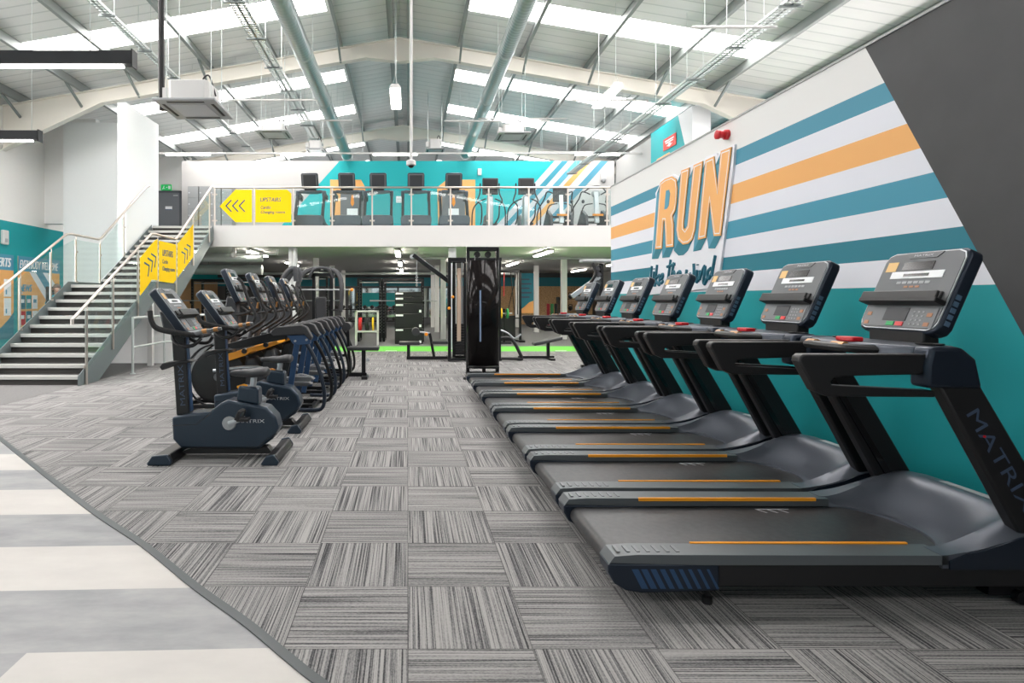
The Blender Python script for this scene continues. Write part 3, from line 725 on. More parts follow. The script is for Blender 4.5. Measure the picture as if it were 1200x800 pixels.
# ================================================================== MEZZANINE BALUSTRADE
YM = 15.79
pxs = [251, 297, 343, 389, 436, 482, 528, 573, 620, 666, 712, 758]
xsP = [(p-478)*15.75/673 for p in pxs]
o = empty('mezzanine_balustrade', (0, YM, 3.41), 'long glass balustrade with steel rail along the upper floor edge', 'balustrade')
MB().tube([(xsP[0]-.03, 0, 1.06), (xsP[-1]+.6, 0, 1.06)], .028, 10).build('handrail', M_steel, o)
for x_ in xsP:
    p = MB().tube([(x_, 0, 0.01), (x_, 0, 1.04)], .024, 10).build('post', M_steel, o)
    for q in (.13, .85): MB().box(x_-.07, x_+.07, -.012, .012, q, q+.04).build('clamp', M_steel, p)
for a, b in zip(xsP[:-1], xsP[1:]): MB().box(a+.04, b-.04, -.005, .005, .06, .98).build('glass_panel', M_glass, o, smooth=False)
KM = 15.75/673
def mz(px, py): return ((px-478)*KM, 1.4+(350-py)*KM)
def mezz_sign(pts, label):
    P = [mz(215+a/9.23, 205+b/9.23) for a, b in pts]; o = empty('direction_sign', (P[0][0], YM-.02, P[0][1]), label, 'sign', 'yellow signs on the upper balustrade')
    MB().prism([(a-P[0][0], b-P[0][1]) for a, b in P], 'y', -.004, 0).build('panel', M_yellow, o, smooth=False); return o, P[0]
o, p0 = mezz_sign([(388, 332), (560, 152), (738, 152), (738, 505), (560, 505)], 'yellow arrow-shaped sign with three chevrons on the upper balustrade')
for k in range(3):
    pts = [mz(215+(a+k*72)/9.23, 205+b/9.23) for a, b in ((515, 268), (458, 328), (515, 388))]
    MB().ribbon([(a-p0[0], b-p0[1]) for a, b in pts], .034, (0, -.004, 0), (1, 0, 0), (0, 0, 1)).build('chevron', M_ink, o, smooth=False)
o, p0 = mezz_sign([(776, 505), (776, 152), (1120, 152), (1165, 195), (1165, 505)], 'yellow sign reading UPSTAIRS on the upper balustrade')
for s, a, b, c_, d_ in (('UPSTAIRS', 830, 283, 1055, 238), ('Cardio', 835, 362, 942, 325), ('Changing rooms', 835, 420, 1100, 378)):
    q = mz(215+a/9.23, 205+b/9.23); r = mz(215+c_/9.23, 205+d_/9.23)
    text('lettering', s, M_ink, o, (q[0]-p0[0], -.004, q[1]-p0[1]), (1, 0, 0), (0, 0, 1), r[0]-q[0], r[1]-q[1], .25, .01)
# columns under the mezzanine
rows = {16.0: 'front', 20.0: 'second', 24.3: 'third', 28.5: 'rearmost'}; colsx = {-3.2: 'left', 1.23: 'middle', 5.43: 'right'}
for Y, rn in rows.items():
    for x_, cn in colsx.items():
        if Y == 16.0 and x_ > 5: continue
        w = .105 if Y == 16 else .09
        o = empty('steel_column', (x_, Y, 0), 'white steel column, %s row, %s line under the upper floor' % (rn, cn), 'column', 'white columns under the upper floor')
        zt_ = 2.84
        MB().box(-w, w, -w, -w+.02, .012, zt_-.01).box(-w, w, w-.02, w, .012, zt_-.01).box(-.008, .008, -w, w, .012, zt_-.01).box(-w, -w+.006, -w, w, .012, zt_-.01).build('shaft', mat('column_white', (214, 216, 216), .5), o, smooth=False)
        MB().box(-w-.04, w+.04, -w-.04, w+.04, 0, .012).build('base_plate', M_galvd, o, smooth=False)
# lights under the mezzanine
rown = ['nearest', 'middle', 'farthest']
for x_, cn in ((-4.5, 'left'), (-.3, 'central'), (4.05, 'right'), (8.1, 'far right')):
    for k, Y in enumerate((17.25, 22.3, 27.3)):
        o = empty('ceiling_lamp', (x_, Y, 2.74), 'slim ceiling lamp in the %s row under the upper floor, %s one' % (cn, rown[k]), 'ceiling lamp', 'slim lamps under the upper floor')
        MB().box(-.07, .07, -1.0, 1.0, .03, .08).build('housing', M_offwhite, o, smooth=False)
        MB().box(-.06, .06, -.98, .98, 0, .03).build('diffuser', M_led2, o, smooth=False)
        MB().box(-.02, .02, -.8, -.76, .08, .11).box(-.02, .02, .76, .8, .08, .11).build('bracket', M_offwhite, o)
o = empty('ceiling_fan_arm', (-4.6, 16.1, 2.62), 'white pivoting pipe fixture under the front edge of the upper floor', 'pipe fixture')
MB().tube([(-.27, 0, .22), (-.27, 0, .05)], .055, 12).build('mount', M_offwhite, o)
MB().ball((-.3, 0, .03), .09, 12).build('joint', M_offwhite, o); MB().tube([(-.25, 0, .02), (.95, 0, .05), (.95, 0, .18)], .03, 8).build('pipe', M_offwhite, o)
for (xa, xb, Y, z_, r_, l) in ((-6.5, -4.2, 16.6, 2.6, .12, 'silver insulated duct behind the top of the stairs'), (-7.6, -5.2, 20.5, 2.45, .18, 'shiny round duct under the upper floor at left'), (-8, 5, 27, 2.6, .06, 'long white pipe across the gym ceiling')):
    o = empty('ceiling_duct', (xa, Y, z_), l, 'duct'); MB().tube([(0, 0, 0), (xb-xa, 0, 0)], r_, 16).build('duct', M_galvl, o)
    m_ = MB(); [m_.tube([((xb-xa)*q, 0, 0), ((xb-xa)*q, 0, 2.85-z_)], .012, 6) for q in (.2, .8)]; m_.build('hanger', M_galv, o)
# ================================================================== TREADMILLS
def treadmill():
    T = empty('treadmill', (0, 0, 0), 'x', 'treadmill', 'treadmills in a row along the mural wall')
    for s in (-1, 1):
        nr = s < 0; Y = lambda a, b: (min(s*a, s*b), max(s*a, s*b))
        MB().box(.40, 2.02, *Y(.33, .415), .10, .205).build('side_frame', M_black, T, bevel=.006)
        a, b = Y(.305, .43)
        MB().prism([(-.02, .215), (-.03, .205), (.0, .245), (.10, .252), (1.50, .248), (1.50, .205), (.4, .205)], 'y', a, b).build('foot_rail', M_rail, T, bevel=.006)
        cap = MB().prism([(-.03, .212), (-.028, .17), (-.0, .12), (.05, .09), (.12, .078), (.47, .088), (.47, .206)], 'y', a, b).build('end_cap', M_navy, T, bevel=.008)
        yo = s*.431
        m_ = MB()
        for k in range(9):
            x0_ = .075+k*.042; w_ = .030-.0022*k
            m_.add([(x0_, yo, .188), (x0_+w_, yo, .188), (x0_+w_+.045, yo, .10), (x0_+.045, yo, .10)], [(0, 1, 2, 3)])
        m_.build('stripe_decal', M_blue, cap, smooth=False)
        m_ = MB()
        for k in range(7): m_.box(.02+k*.045, .035+k*.045, *Y(.335, .40), .250, .2545)
        m_.build('grip_rib', M_midg, cap, smooth=False)
        MB().box(.40, 1.42, *Y(.296, .309), .238, .2555).build('orange_strip', M_orangem, T, smooth=False)
        # upright
        a, b = Y(.355, .42)
        up = MB().prism([(1.83, .34), (2.05, .34), (1.65, 1.02), (1.46, 1.02)], 'y', a, b).build('upright', M_black, T, bevel=.012)
        MB().prism([(1.86, .38), (1.90, .38), (1.53, 1.0), (1.495, 1.0)], 'y', s*.345 if s > 0 else -.355, .355 if s > 0 else -.345).build('inner_channel', M_blackg, up, smooth=False)
        d = Vector((.40, 0, -.68)).normalized(); p = Vector((.68, 0, .40)).normalized()
        base = Vector((1.585, s*.421, .88))
        if nr:
            text('lettering', 'MATRIX', M_lettN, up, base, d, p, .52, .062, 0, 0, .002)
            MB().lathe([(.006, -.004), (.006, .0)], tuple(base+d*.125+p*.02+Vector((0, -.002, 0))), 'y', 8).build('red_dot', M_red, up)
        else: text('lettering', 'MATRIX', M_lettN, up, base+d*.52+p*.06, -d, -p, .52, .062, 0, 0, .002)
        MB().prism([(1.40, 1.0), (1.655, .995), (1.625, 1.13), (1.56, 1.185), (1.42, 1.185), (1.40, 1.10)], 'y', *Y(.335, .435)).build('joint_cover', M_navy, T, bevel=.02, seg=3)
        MB().prism([(.862, 1.151), (1.43, 1.151), (1.43, 1.06), (1.06, 1.052), (1.0, 1.042), (.985, 1.026), (.99, 1.010), (1.454, .986), (1.46, .955), (.97, .960), (.915, .985), (.842, 1.118), (.845, 1.14)], 'y', *Y(.350, .412)).build('handrail', M_black, T, bevel=.014, seg=3)
        MB().lathe([(.022, 0), (.022, .03), (.012, .035), (.012, .09)], (.45, s*.36, 0), n=12).build('levelling_foot', M_black, T)
        w_ = MB().box(1.75, 2.0, *Y(.30, .36), .035, .11).build('front_foot', M_blackm, T)
        MB().lathe([(.03, -.015), (.03, .015)], (1.88, s*.375, .035), 'y', 14).build('wheel', M_blackm, w_)
    # belt with rounded rear end
    arc = [(.045+.045*(1-math.cos(a*PI/8)) - .045, .155+.047*math.cos(PI/2-0+0) if False else .155+.047*math.sin(PI/2-a*PI/8)) for a in range(9)]
    prof = [(.05-.045*math.sin(a*PI/8), .155+.047*math.cos(a*PI/8)) for a in range(9)]
    MB().prism([(1.72, .202)]+prof+[(1.72, .108)], 'y', -.300, .300).build('belt', M_belt, T)
    for (bx_, by_) in ((1.05, .26), (.12, -.27)):
        m_ = MB()
        for k in range(3): m_.add([(bx_+k*.06, by_, .2035), (bx_+k*.06+.012, by_, .2035), (bx_+k*.06+.04, by_-.05, .2035), (bx_+k*.06+.028, by_-.05, .2035)], [(0, 1, 2, 3)])
        m_.box(bx_+.0, bx_+.19, by_, by_+.009, .203, .2036)
        m_.build('belt_marking', M_lettL, T, smooth=False)
    MB().box(.12, 1.9, -.30, .30, .10, .14).build('deck', M_black, T, smooth=False)
    # motor hood: a lofted surface
    nu, nv = 26, 29; vs = []
    def hz(x_): 
        a = min(1, max(0, (x_-1.48)/.44)); a = a*a*(3-2*a); return .25+.155*a - (.02*max(0, (x_-1.98)/.1) if x_ > 1.98 else 0)
    for j in range(nv):
        y_ = -.43+.86*j/(nv-1); ay = abs(y_)
        k = math.sqrt(max(0, 1-(ay/.315)**2)) if ay < .315 else 0; xe = 1.47+.23*k
        for i in range(nu):
            a = i/(nu-1); x_ = xe+(2.09-xe)*a
            z_ = hz(x_)
            b_ = min(1, max(0, (x_-xe)/(1.97-xe))); z0_ = .25 if ay > .315 else .214; b_ = b_*b_*(3-2*b_); z_ = z0_+(.402-z0_)*b_-(.02*max(0, (x_-1.98)/.1) if x_ > 1.98 else 0)
            if ay > .33: z_ -= ((ay-.33)/.10)**2*.05*min(1, max(0, (x_-1.55)/.3))
            vs.append((x_, y_, z_))
    fs = [(j*nu+i, j*nu+i+1, (j+1)*nu+i+1, (j+1)*nu+i) for j in range(nv-1) for i in range(nu-1)]
    base_i = len(vs)
    # skirt all round down to the frame
    ring = [j*nu for j in range(nv)]+[(nv-1)*nu+i for i in range(1, nu)]+[j*nu+nu-1 for j in range(nv-2, -1, -1)]+[i for i in range(nu-2, 0, -1)]
    for r_ in ring:
        v = vs[r_]; zz = .19 if v[0] < 2.05 else .10; vs.append((v[0]+(.02 if v[0] > 2.05 else 0), v[1], zz))
    n = len(ring)
    for q in range(n): fs.append((ring[q], ring[(q+1)%n], base_i+(q+1)%n, base_i+q))
    hood = MB().add(vs, fs).build('motor_hood', M_hood, T, ang=50)
    for s in (-1, 1):
        pts = [(1.50, .188), (1.50, .225)]+[(x_, hz(x_)-.055*min(1, max(0, (x_-1.52)/.25))) for x_ in (1.58, 1.66, 1.74, 1.82, 1.9, 1.98, 2.08)]+[(2.11, .188)]
        MB().prism(pts, 'y', *( (-.437, -.428) if s < 0 else (.428, .437))).build('side_trim', M_navy, hood, smooth=False)
    MB().box(1.985, 2.025, -.14, .14, .397, .4035).build('warning_label', M_ltg, hood, smooth=False)
    MB().box(1.9, 2.0, -.43, .43, .12, .2).build('front_crossbar', M_black, T, smooth=False)
    # console tray
    tr = MB().prism([(1.42, -.345), (1.36, -.2), (1.335, 0), (1.36, .2), (1.42, .345), (1.62, .345), (1.66, .2), (1.66, -.2), (1.62, -.345)], 'z', 1.125, 1.182).build('console_tray', M_hood, T, bevel=.015)
    for s in (-1, 1):
        c_ = MB(); c_.lathe([(.052, 1.183), (.055, 1.189), (.042, 1.189), (.040, 1.184)], (1.56, s*.27, 0), n=20); c_.build('cup_holder', M_black, tr)
    MB().prism([(1.355, -.06), (1.335, 0), (1.355, .06), (1.42, .05), (1.42, -.05)], 'z', 1.182, 1.205).build('stop_button', M_red, tr, bevel=.006)
    g = MB().tube([(1.42, .20, 1.15), (1.30, .17, 1.155), (1.25, .10, 1.158), (1.25, -.10, 1.158), (1.30, -.17, 1.155), (1.42, -.20, 1.15)], .023, 10, smooth=5).build('grip_bar', M_black, T)
    m_ = MB()
    for s in (-1, 1): m_.tube([(1.255, s*.06, 1.162), (1.265, s*.13, 1.162)], .0255, 10)
    m_.build('pulse_sensor', mat('sensor_gold', (176, 124, 66), .35, .3), g)
    MB().box(1.62, 1.70, -.17, .17, 1.17, 1.27).build('console_neck', M_black, T, bevel=.01)
    # console
    up = Vector((.18, 0, .41)).normalized(); rt = Vector((0, -1, 0)); nn_ = rt.cross(up).normalized()
    if nn_.x > 0: nn_ = -nn_
    Mx = Matrix(((rt.x, up.x, nn_.x, 1.61), (rt.y, up.y, nn_.y, 0), (rt.z, up.z, nn_.z, 1.235), (0, 0, 0, 1)))
    console(T, Mx, .245, .462, True)
    return T
def console(T, Mx, hw_, H, small=False):
    c = .045
    def rr(x0, x1, y0, y1, c):
        return [(x0+c, y0), (x1-c, y0), (x1-c*.3, y0+c*.3), (x1, y0+c), (x1, y1-c), (x1-c*.3, y1-c*.3), (x1-c, y1), (x0+c, y1), (x0+c*.3, y1-c*.3), (x0, y1-c), (x0, y0+c), (x0+c*.3, y0+c*.3)]
    C = MB(Mx).prism(rr(-hw_, hw_, 0, H, c), 'z', -.075, -.006).build('console', M_navy, T, bevel=.012, seg=3)
    MB(Mx).prism(rr(-hw_+.012, hw_-.012, .012, H-.012, c), 'z', -.006, .0).build('bezel', M_silver, C, smooth=False)
    MB(Mx).prism(rr(-hw_+.017, hw_-.017, .017, H-.017, c), 'z', 0, .003).build('face_plate', M_face, C, smooth=False)
    k = H/.452; w = hw_/.245
    b = lambda x0, x1, y0, y1, z0, z1: (x0*w, x1*w, y0*k, y1*k, z0, z1)
    MB(Mx).prism([(-.11*w, .435*k), (-.08*w, .405*k), (.08*w, .405*k), (.11*w, .435*k)], 'z', .003, .007).build('logo_bar', M_midg, C, smooth=False)
    text('lettering', 'MATRIX', M_lettL, C, Mx @ Vector((-.055*w, .414*k, .007)), Mx.to_3x3() @ Vector((1, 0, 0)), Mx.to_3x3() @ Vector((0, 1, 0)), .11*w, .012*k, 0, 0, .001)
    MB(Mx).box(*b(-.10, .08, .34, .385, .003, .006)).build('display', M_screen, C, smooth=False)
    MB(Mx).box(*b(-.205, -.14, .335, .39, .003, .005)).build('sticker', M_stick, C, smooth=False)
    MB(Mx).box(*b(-.155, .155, .292, .332, .003, .006)).build('data_strip', M_paper, C, smooth=False)
    MB(Mx).box(*b(-.075, .075, .303, .318, .006, .0075)).build('strip_window', M_screen, C, smooth=False)
    m_ = MB(Mx)
    for q in range(6): m_.box(*b(-.10+q*.034, -.073+q*.034, .262, .276, .003, .005))
    m_.build('key_row', M_ltg, C, smooth=False)
    m_ = MB(Mx)
    for q in range(3): m_.box(*b(-.045+q*.034, -.022+q*.034, .240, .250, .003, .005))
    m_.build('orange_keys', mat('dull_orange_key', (176, 122, 88), .5), C, smooth=False)
    MB(Mx).box(*b(-.235, .235, .14, .165, .0, .06)).box(*b(-.23, .23, .15, .20, .045, .06)).box(*b(-.20, .20, .16, .215, .001, .014)).build('reading_rack', M_black, C, bevel=.005)
    MB(Mx).box(*b(-.215, .215, .022, .13, .003, .006)).build('lower_panel', mat('lower_panel_grey', (112, 115, 118), .45), C, smooth=False)
    MB(Mx).box(*b(-.085, .055, .055, .125, .006, .009)).build('touch_pad', M_darkg, C, smooth=False)
    m_ = MB(Mx)
    for q in range(3):
        for r_ in range(4): m_.box(*b(.085+q*.026, .095+q*.026, .035+r_*.022, .043+r_*.022, .006, .008))
    m_.build('keypad', M_ltg, C, smooth=False)
    MB(Mx).box(*b(-.05, -.005, .027, .049, .006, .010)).build('start_button', M_green, C, smooth=False)
    MB(Mx).box(*b(.005, .05, .027, .049, .006, .010)).build('stop_key', mat('red_key', (220, 60, 62), .4), C, smooth=False)
    m_ = MB(Mx)
    for sx in (-.185, .18):
        for q in (0, 1): m_.box(*b(sx-.014, sx+.014, .03+q*.05, .05+q*.05, .006, .008))
    m_.build('level_keys', MATS['dull_orange_key'], C, smooth=False)
    for s in ((-1, 1) if small else ()):
        m_ = MB(Mx)
        for q in range(5): m_.box(s*(hw_+.001)-.002, s*(hw_+.001)+.002, (.05+q*.034)*k, (.074+q*.034)*k, -.045, -.02)
        m_.build('side_lettering', mat('pale_blue_print', (78, 104, 128), .5), C, smooth=False)
    MB(Mx).box(-hw_*.75, hw_*.75, H*.16, H*.9, -.088, -.07).build('rear_cover', M_darkg, C, bevel=.01)
    MB(Mx).box(-hw_*.92, hw_*.92, H*.05, H*.96, -.081, -.07).build('rear_frame', M_midg, C, bevel=.008)
    return C
T0 = treadmill()
where = ['nearest the camera with its whole deck in view', 'second from the camera', 'third from the camera', 'fourth from the camera, in the middle of the row', 'third from the far end', 'last but one at the far end', 'farthest from the camera beside the cable tower']
for k in range(7):
    loc = (.93, 3.01+.921*k, 0); lb = 'black treadmill with orange rail strips by the mural wall, '+where[k]
    lb = ' '.join(lb.split()[:16])
    if k == 0: T0.location = loc; T0['label'] = 'black treadmill nearest the camera with its whole deck in view'
    else: dup(T0, loc, 'black treadmill by the mural wall, '+where[k])
for k, (px, l) in enumerate(((369, 'leftmost of the five'), (410, 'second from the left, before a grey door'), (445, 'middle one of the five'), (487, 'fourth from the left'), (529, 'rightmost of the five, before a grey door'))):
    dup(T0, ((px-478)*17.6/673, 19.0-.55, 3.41), 'black treadmill on the upper floor, '+l, -PI/2, 'treadmills facing out along the upper balustrade')
# ================================================================== UPRIGHT BIKES
def bike():
    B = empty('exercise_bike', (0, 0, 0), 'x', 'exercise bike', 'upright exercise bikes at the left front')
    poly = [(-.48, .362), (-.47, .166), (-.40, .088), (.29, .082), (.41, .17), (.464, .264), (.435, .362), (.357, .447), (.28, .464), (.02, .513), (-.05, .485), (-.145, .41), (-.345, .387)]
    sh = MB().prism(poly, 'y', -.10, .10).build('body_shell', M_bikeb, B, bevel=.022, seg=3)
    for s in (-1, 1):
        yo = s*.1005
        m_ = MB(); U = (1, 0, 0) if s < 0 else (-1, 0, 0)
        m_.ribbon([(-.13, .40), (-.26, .30), (-.47, .29)] if s < 0 else [(.13, .40), (.26, .30), (.47, .29)], .005, (0, yo, 0), U, (0, 0, 1), .002); m_.ribbon([(-.38, .10), (.28, .10), (.36, .17), (.45, .22)] if s < 0 else [(.38, .10), (-.28, .10), (-.36, .17), (-.45, .22)], .005, (0, yo, 0), U, (0, 0, 1), .002)
        m_.build('panel_line', M_blackg, sh, smooth=False)
        text('lettering', 'MATRIX', M_lettL, sh, (.10 if s < 0 else .34, yo, .315), U, (0, 0, 1), .24, .030, 0, 0, .002)
    for (xa, xb) in ((-.60, -.40), (.36, .50)):
        f_ = MB().prism([(xa, .015), (xa+.03, .0), (xb, .0), (xb+.01, .03), (xb-.02, .085), (xa+.05, .075)], 'y', -.29, .29).build('base_foot', M_black, B, bevel=.012)
        for s in (-1, 1): MB().prism([(xa+.0, .012), (xa+.02, .0), (xb, .0), (xb+.012, .03), (xb-.03, .092), (xa+.045, .08)], 'y', min(s*.29, s*.325), max(s*.29, s*.325)).build('foot_end_cap', M_bikeb, f_, bevel=.008)
    m_ = MB().prism([(-.30, .09), (.35, .09), (.40, .03), (-.45, .03)], 'y', -.05, .05).build('base_beam', M_black, B, smooth=False)
    ma = MB().prism([(-.455, .37), (-.34, .37), (-.385, 1.16), (-.505, 1.16)], 'y', -.055, .055).build('mast', M_black, B, bevel=.01)
    MB().prism([(-.36, .40), (-.335, .40), (-.38, 1.12), (-.40, 1.12)], 'y', -.03, .03).build('mast_trim', M_blue, ma, smooth=False)
    text('lettering', 'MATRIX', M_lettN, ma, (-.372, -.056, .46), (-.05, 0, .72), (-.72, 0, -.05), .36, .045, 0, 0, .002)
    MB().prism([(-.60, .80), (-.575, .835), (-.47, .855), (-.36, .86), (-.30, .845), (-.42, .825), (-.50, .80), (-.58, .77)], 'y', -.07, .07).build('bottle_tray', M_black, B, bevel=.008)
    # console
    up = Vector((-.30, 0, .40)).normalized(); rt = Vector((0, 1, 0)); nn_ = rt.cross(up).normalized()
    Mx = Matrix(((rt.x, up.x, nn_.x, -.29), (rt.y, up.y, nn_.y, 0), (rt.z, up.z, nn_.z, 1.105), (0, 0, 0, 1)))
    console(B, Mx, .20, .50)
    MB().prism([(-.56, 1.12), (-.36, 1.06), (-.34, 1.16), (-.46, 1.22), (-.60, 1.30)], 'y', -.09, .09).build('console_bracket', M_darkg, B, bevel=.02)
    for s in (-1, 1):
        MB().tube([(-.60, s*.25, 1.30), (-.585, s*.26, 1.22), (-.54, s*.26, 1.155), (-.42, s*.24, 1.12), (-.28, s*.19, 1.095), (-.22, s*.11, 1.08), (-.26, s*.0, 1.07)], [.022, .022, .024, .024, .022, .02, .02], 10, smooth=5).build('handlebar', M_rub, B)
        MB().tube([(-.48, s*.07, 1.10), (-.44, s*.16, 1.05), (-.36, s*.20, 1.0), (-.26, s*.19, 1.0), (-.2, s*.15, 1.06)], .017, 8, smooth=4).build('lower_handle', M_blackm, B)
        g = MB().tube([(-.27, s*.17, 1.09), (-.18, s*.15, 1.12), (-.12, s*.146, 1.13)], [.021, .021, .016], 10).build('pulse_grip', M_midg, B)
        MB().tube([(-.19, s*.151, 1.119), (-.15, s*.148, 1.126)], .0225, 10).build('pulse_sensor', MATS['sensor_gold'], g)
    # seat
    vs = []; n = 12; rows_ = [(-.14, .028, .02), (-.10, .035, .032), (-.02, .045, .04), (.06, .085, .045), (.13, .115, .05), (.18, .11, .05), (.20, .08, .035)]
    for x_, wy, hz_ in rows_:
        for k in range(n):
            a = 2*PI*k/n; vs.append((x_+.15, wy*math.cos(a), .735+hz_*math.sin(a)*(1 if math.sin(a) > 0 else .8)+(.01 if x_ > .1 else 0)))
    fs = [(i*n+k, i*n+(k+1)%n, (i+1)*n+(k+1)%n, (i+1)*n+k) for i in range(len(rows_)-1) for k in range(n)]+[tuple(range(n)), tuple(range((len(rows_)-1)*n, len(rows_)*n))]
    MB().add(vs, fs).build('seat', M_pad, B, ang=70)
    MB().tube([(.19, 0, .45), (.22, 0, .70)], .028, 12).build('seat_post', M_silver, B)
    MB().prism([(.08, .50), (.28, .46), (.275, .615), (.10, .635)], 'y', -.075, .075).build('seat_post_collar', M_bikeb, B, bevel=.02)
    MB().tube([(.17, -.03, .625), (.14, -.03, .63), (.08, -.03, .615)], [.012, .018, .014], 8).build('adjust_lever', M_orangem, B)
    # cranks
    MB().lathe([(.055, -.118), (.062, -.105), (.062, .105), (.055, .118)], (.03, 0, .31), 'y', 22).build('crank_hub', M_ltg, B)
    for s in (-1, 1):
        e = Vector((.03+.15*(-s), s*.135, .31+.055*(-s)))
        MB().tube([(.03, s*.125, .31), e], [.024, .018], 10, flat=.5).build('crank_arm', M_silver, B)
        m_ = MB(); p = e+Vector((0, s*.06, 0)); m_.box(p.x-.05, p.x+.05, p.y-.045, p.y+.045, p.z-.014, p.z+.014)
        pd = m_.build('pedal', M_black, B, bevel=.006)
        MB().tube([(p.x-.05, p.y-.045, p.z), (p.x-.02, p.y-.045, p.z+.07), (p.x-.0, p.y+.045, p.z+.07), (p.x-.03, p.y+.05, p.z)], .008, 6, smooth=4, flat=2.2).build('pedal_strap', M_rub, pd)
    return B
B0 = bike(); B0.location = (-1.6, 5.15, 0); B0['label'] = 'blue-black upright exercise bike nearest the camera at left'
dup(B0, (-1.62, 6.30, 0), 'blue-black upright exercise bike second from the camera, behind the first')
# ================================================================== ASCENT TRAINERS
def trainer():
    E = empty('elliptical_trainer', (0, 0, 0), 'x', 'elliptical trainer', 'elliptical trainers in a row behind the bikes')
    O = 1.9
    q = lambda pts: [(a+O, b) for a, b in pts]
    # flywheel housing
    h_ = MB().lathe([(.0, -.17), (.30, -.17), (.345, -.15), (.345, .15), (.30, .17), (0, .17)], (-2.40+O, 0, .42), 'y', 36).build('flywheel_housing', M_black, E)
    MB().lathe([(.0, -.178), (.05, -.182), (.05, .182), (0, .178)], (-2.40+O, 0, .42), 'y', 20).build('hub_cap', M_midg, h_)
    m_ = MB()
    for s in (-1, 1):
        vs = []; fs = []; N = 18
        for i in range(N+1):
            a = math.radians(72+125*i/N); w_ = .15*math.sin(PI*(.12+.82*i/N))
            for r_ in (.385, .385+w_):
                for yy in (.12*s, .165*s): vs.append((-2.38+O+r_*math.cos(a), yy, .45+r_*math.sin(a)*1.05))
        for i in range(N):
            for a_, b_ in ((0, 1), (1, 3), (3, 2), (2, 0)): fs.append((i*4+a_, i*4+b_, i*4+4+b_, i*4+4+a_))
        fs += [(0, 1, 3, 2), (N*4, N*4+1, N*4+3, N*4+2)]; m_.add(vs, fs)
    m_.build('shroud', M_ltg, h_)
    MB().tube([(-2.78+O, -.26, .06), (-2.78+O, .26, .06)], .045, 12).build('front_foot', M_black, E)
    MB().tube([(-2.39+O+.40*math.cos(math.radians(a)), -.2, .44+.40*math.sin(math.radians(a))) for a in range(100, 262, 12)], .014, 8).tube([(-2.39+O+.40*math.cos(math.radians(a)), .2, .44+.40*math.sin(math.radians(a))) for a in range(100, 262, 12)], .014, 8).build('guard_tube', M_blackm, E)
    MB().prism(q([(-2.50, .6), (-2.28, .6), (-2.16, 1.05), (-2.20, 1.40), (-2.32, 1.44), (-2.40, 1.0)]), 'y', -.075, .075).build('mast', M_darkg, E, bevel=.02)
    # ramp beams and orange band, each side
    for s in (-1, 1):
        y0_, y1_ = sorted((s*.24, s*.32)); y2, y3 = sorted((s*.27, s*.345))
        MB().prism(q([(-2.36, .74), (-1.50, .91), (-1.50, 1.0), (-1.62, 1.01), (-2.36, .82)]), 'y', y0_, y1_).build('ramp_beam', M_blackm, E, bevel=.008)
        cov = MB().prism(q([(-1.70, .985), (-1.67, 1.03), (-1.62, 1.06), (-1.32, 1.085), (-1.25, 1.06), (-1.18, .93), (-1.20, .89), (-1.28, .965), (-1.66, .945)]), 'y', *sorted((s*.23, s*.355))).build('rear_cover', M_pad, E, bevel=.012)
        br = MB().prism(q([(-1.50, .955), (-1.28, .96), (-1.20, .92), (-1.21, .85), (-1.36, .83), (-1.42, .85)]), 'y', *sorted((s*.26, s*.33))).build('frame_bracket', M_blue, E, bevel=.006)
        b_ = MB(); b_.lathe([(.014, -.02*s), (.014, .025*s)], (-1.39+O, s*.33, .885), 'y', 10); b_.lathe([(.014, -.02*s), (.014, .025*s)], (-1.25+O, s*.33, .90), 'y', 10); b_.build('bolt', M_ltg, br)
        MB().tube([(-1.27+O, s*.30, .88), (-1.17+O, s*.31, .70), (-1.09+O, s*.32, .50), (-1.035+O, s*.33, .28), (-1.035+O, s*.33, .12), (-1.07+O, s*.33, .05), (-1.15+O, s*.32, .03), (-1.4+O, s*.28, .03)], .024, 10, smooth=5).build('rear_leg', M_blackm if s > 0 else M_navy, E)
        MB().beam((-1.37+O, s*.30, .88), (-1.50+O, s*.26, .06), .035, .07, (1, 0, 0)).build('strut', M_blue, E, bevel=.005)
        MB().beam((-1.45+O, s*.10, .92), (-1.62+O, s*.20, .10), .03, .05, (1, 0, 0)).build('inner_strut', M_blackm, E)
        # pedal and arm
        pz = .40 if s < 0 else .30; pxx = -1.35 if s < 0 else -1.42
        MB().tube([(-2.45+O, s*.19, .50 if s < 0 else .36), (-1.9+O, s*.20, .55 if s < 0 else .42), (pxx-.18+O, s*.14, pz)], .022, 8, smooth=3).build('pedal_arm', M_silver, E)
        pd = MB().prism([(pxx+O-.20, -.0), (pxx+O-.14, .03), (pxx+O+.13, .02), (pxx+O+.17, -.01), (pxx+O+.10, -.035), (pxx+O-.16, -.03)], 'y', *sorted((s*.06, s*.20))).build('pedal', M_midg, E, bevel=.01); pd.location.z = pz
        MB().tube([(pxx+O-.15, s*.20, pz+.02), (pxx+O, s*.21, pz+.06), (pxx+O+.14, s*.20, pz+.03)], .010, 6, smooth=4).build('pedal_edge', M_ltg, E)
        # moving handle
        MB().tube([(-2.12+O, s*.27, 1.66), (-2.06+O, s*.28, 1.60), (-1.97+O, s*.29, 1.36), (-1.90+O, s*.29, 1.22), (-1.93+O, s*.28, 1.12), (-2.12+O, s*.25, .99), (-2.26+O, s*.21, .90)], .019, 10, smooth=5).build('moving_handle', M_rub, E)
        MB().tube([(-2.26+O, s*.21, .95), (-2.36+O, s*.21, .62), (-2.25+O, s*.21, .40)], .03, 8).build('rocker_arm', M_darkg, E)
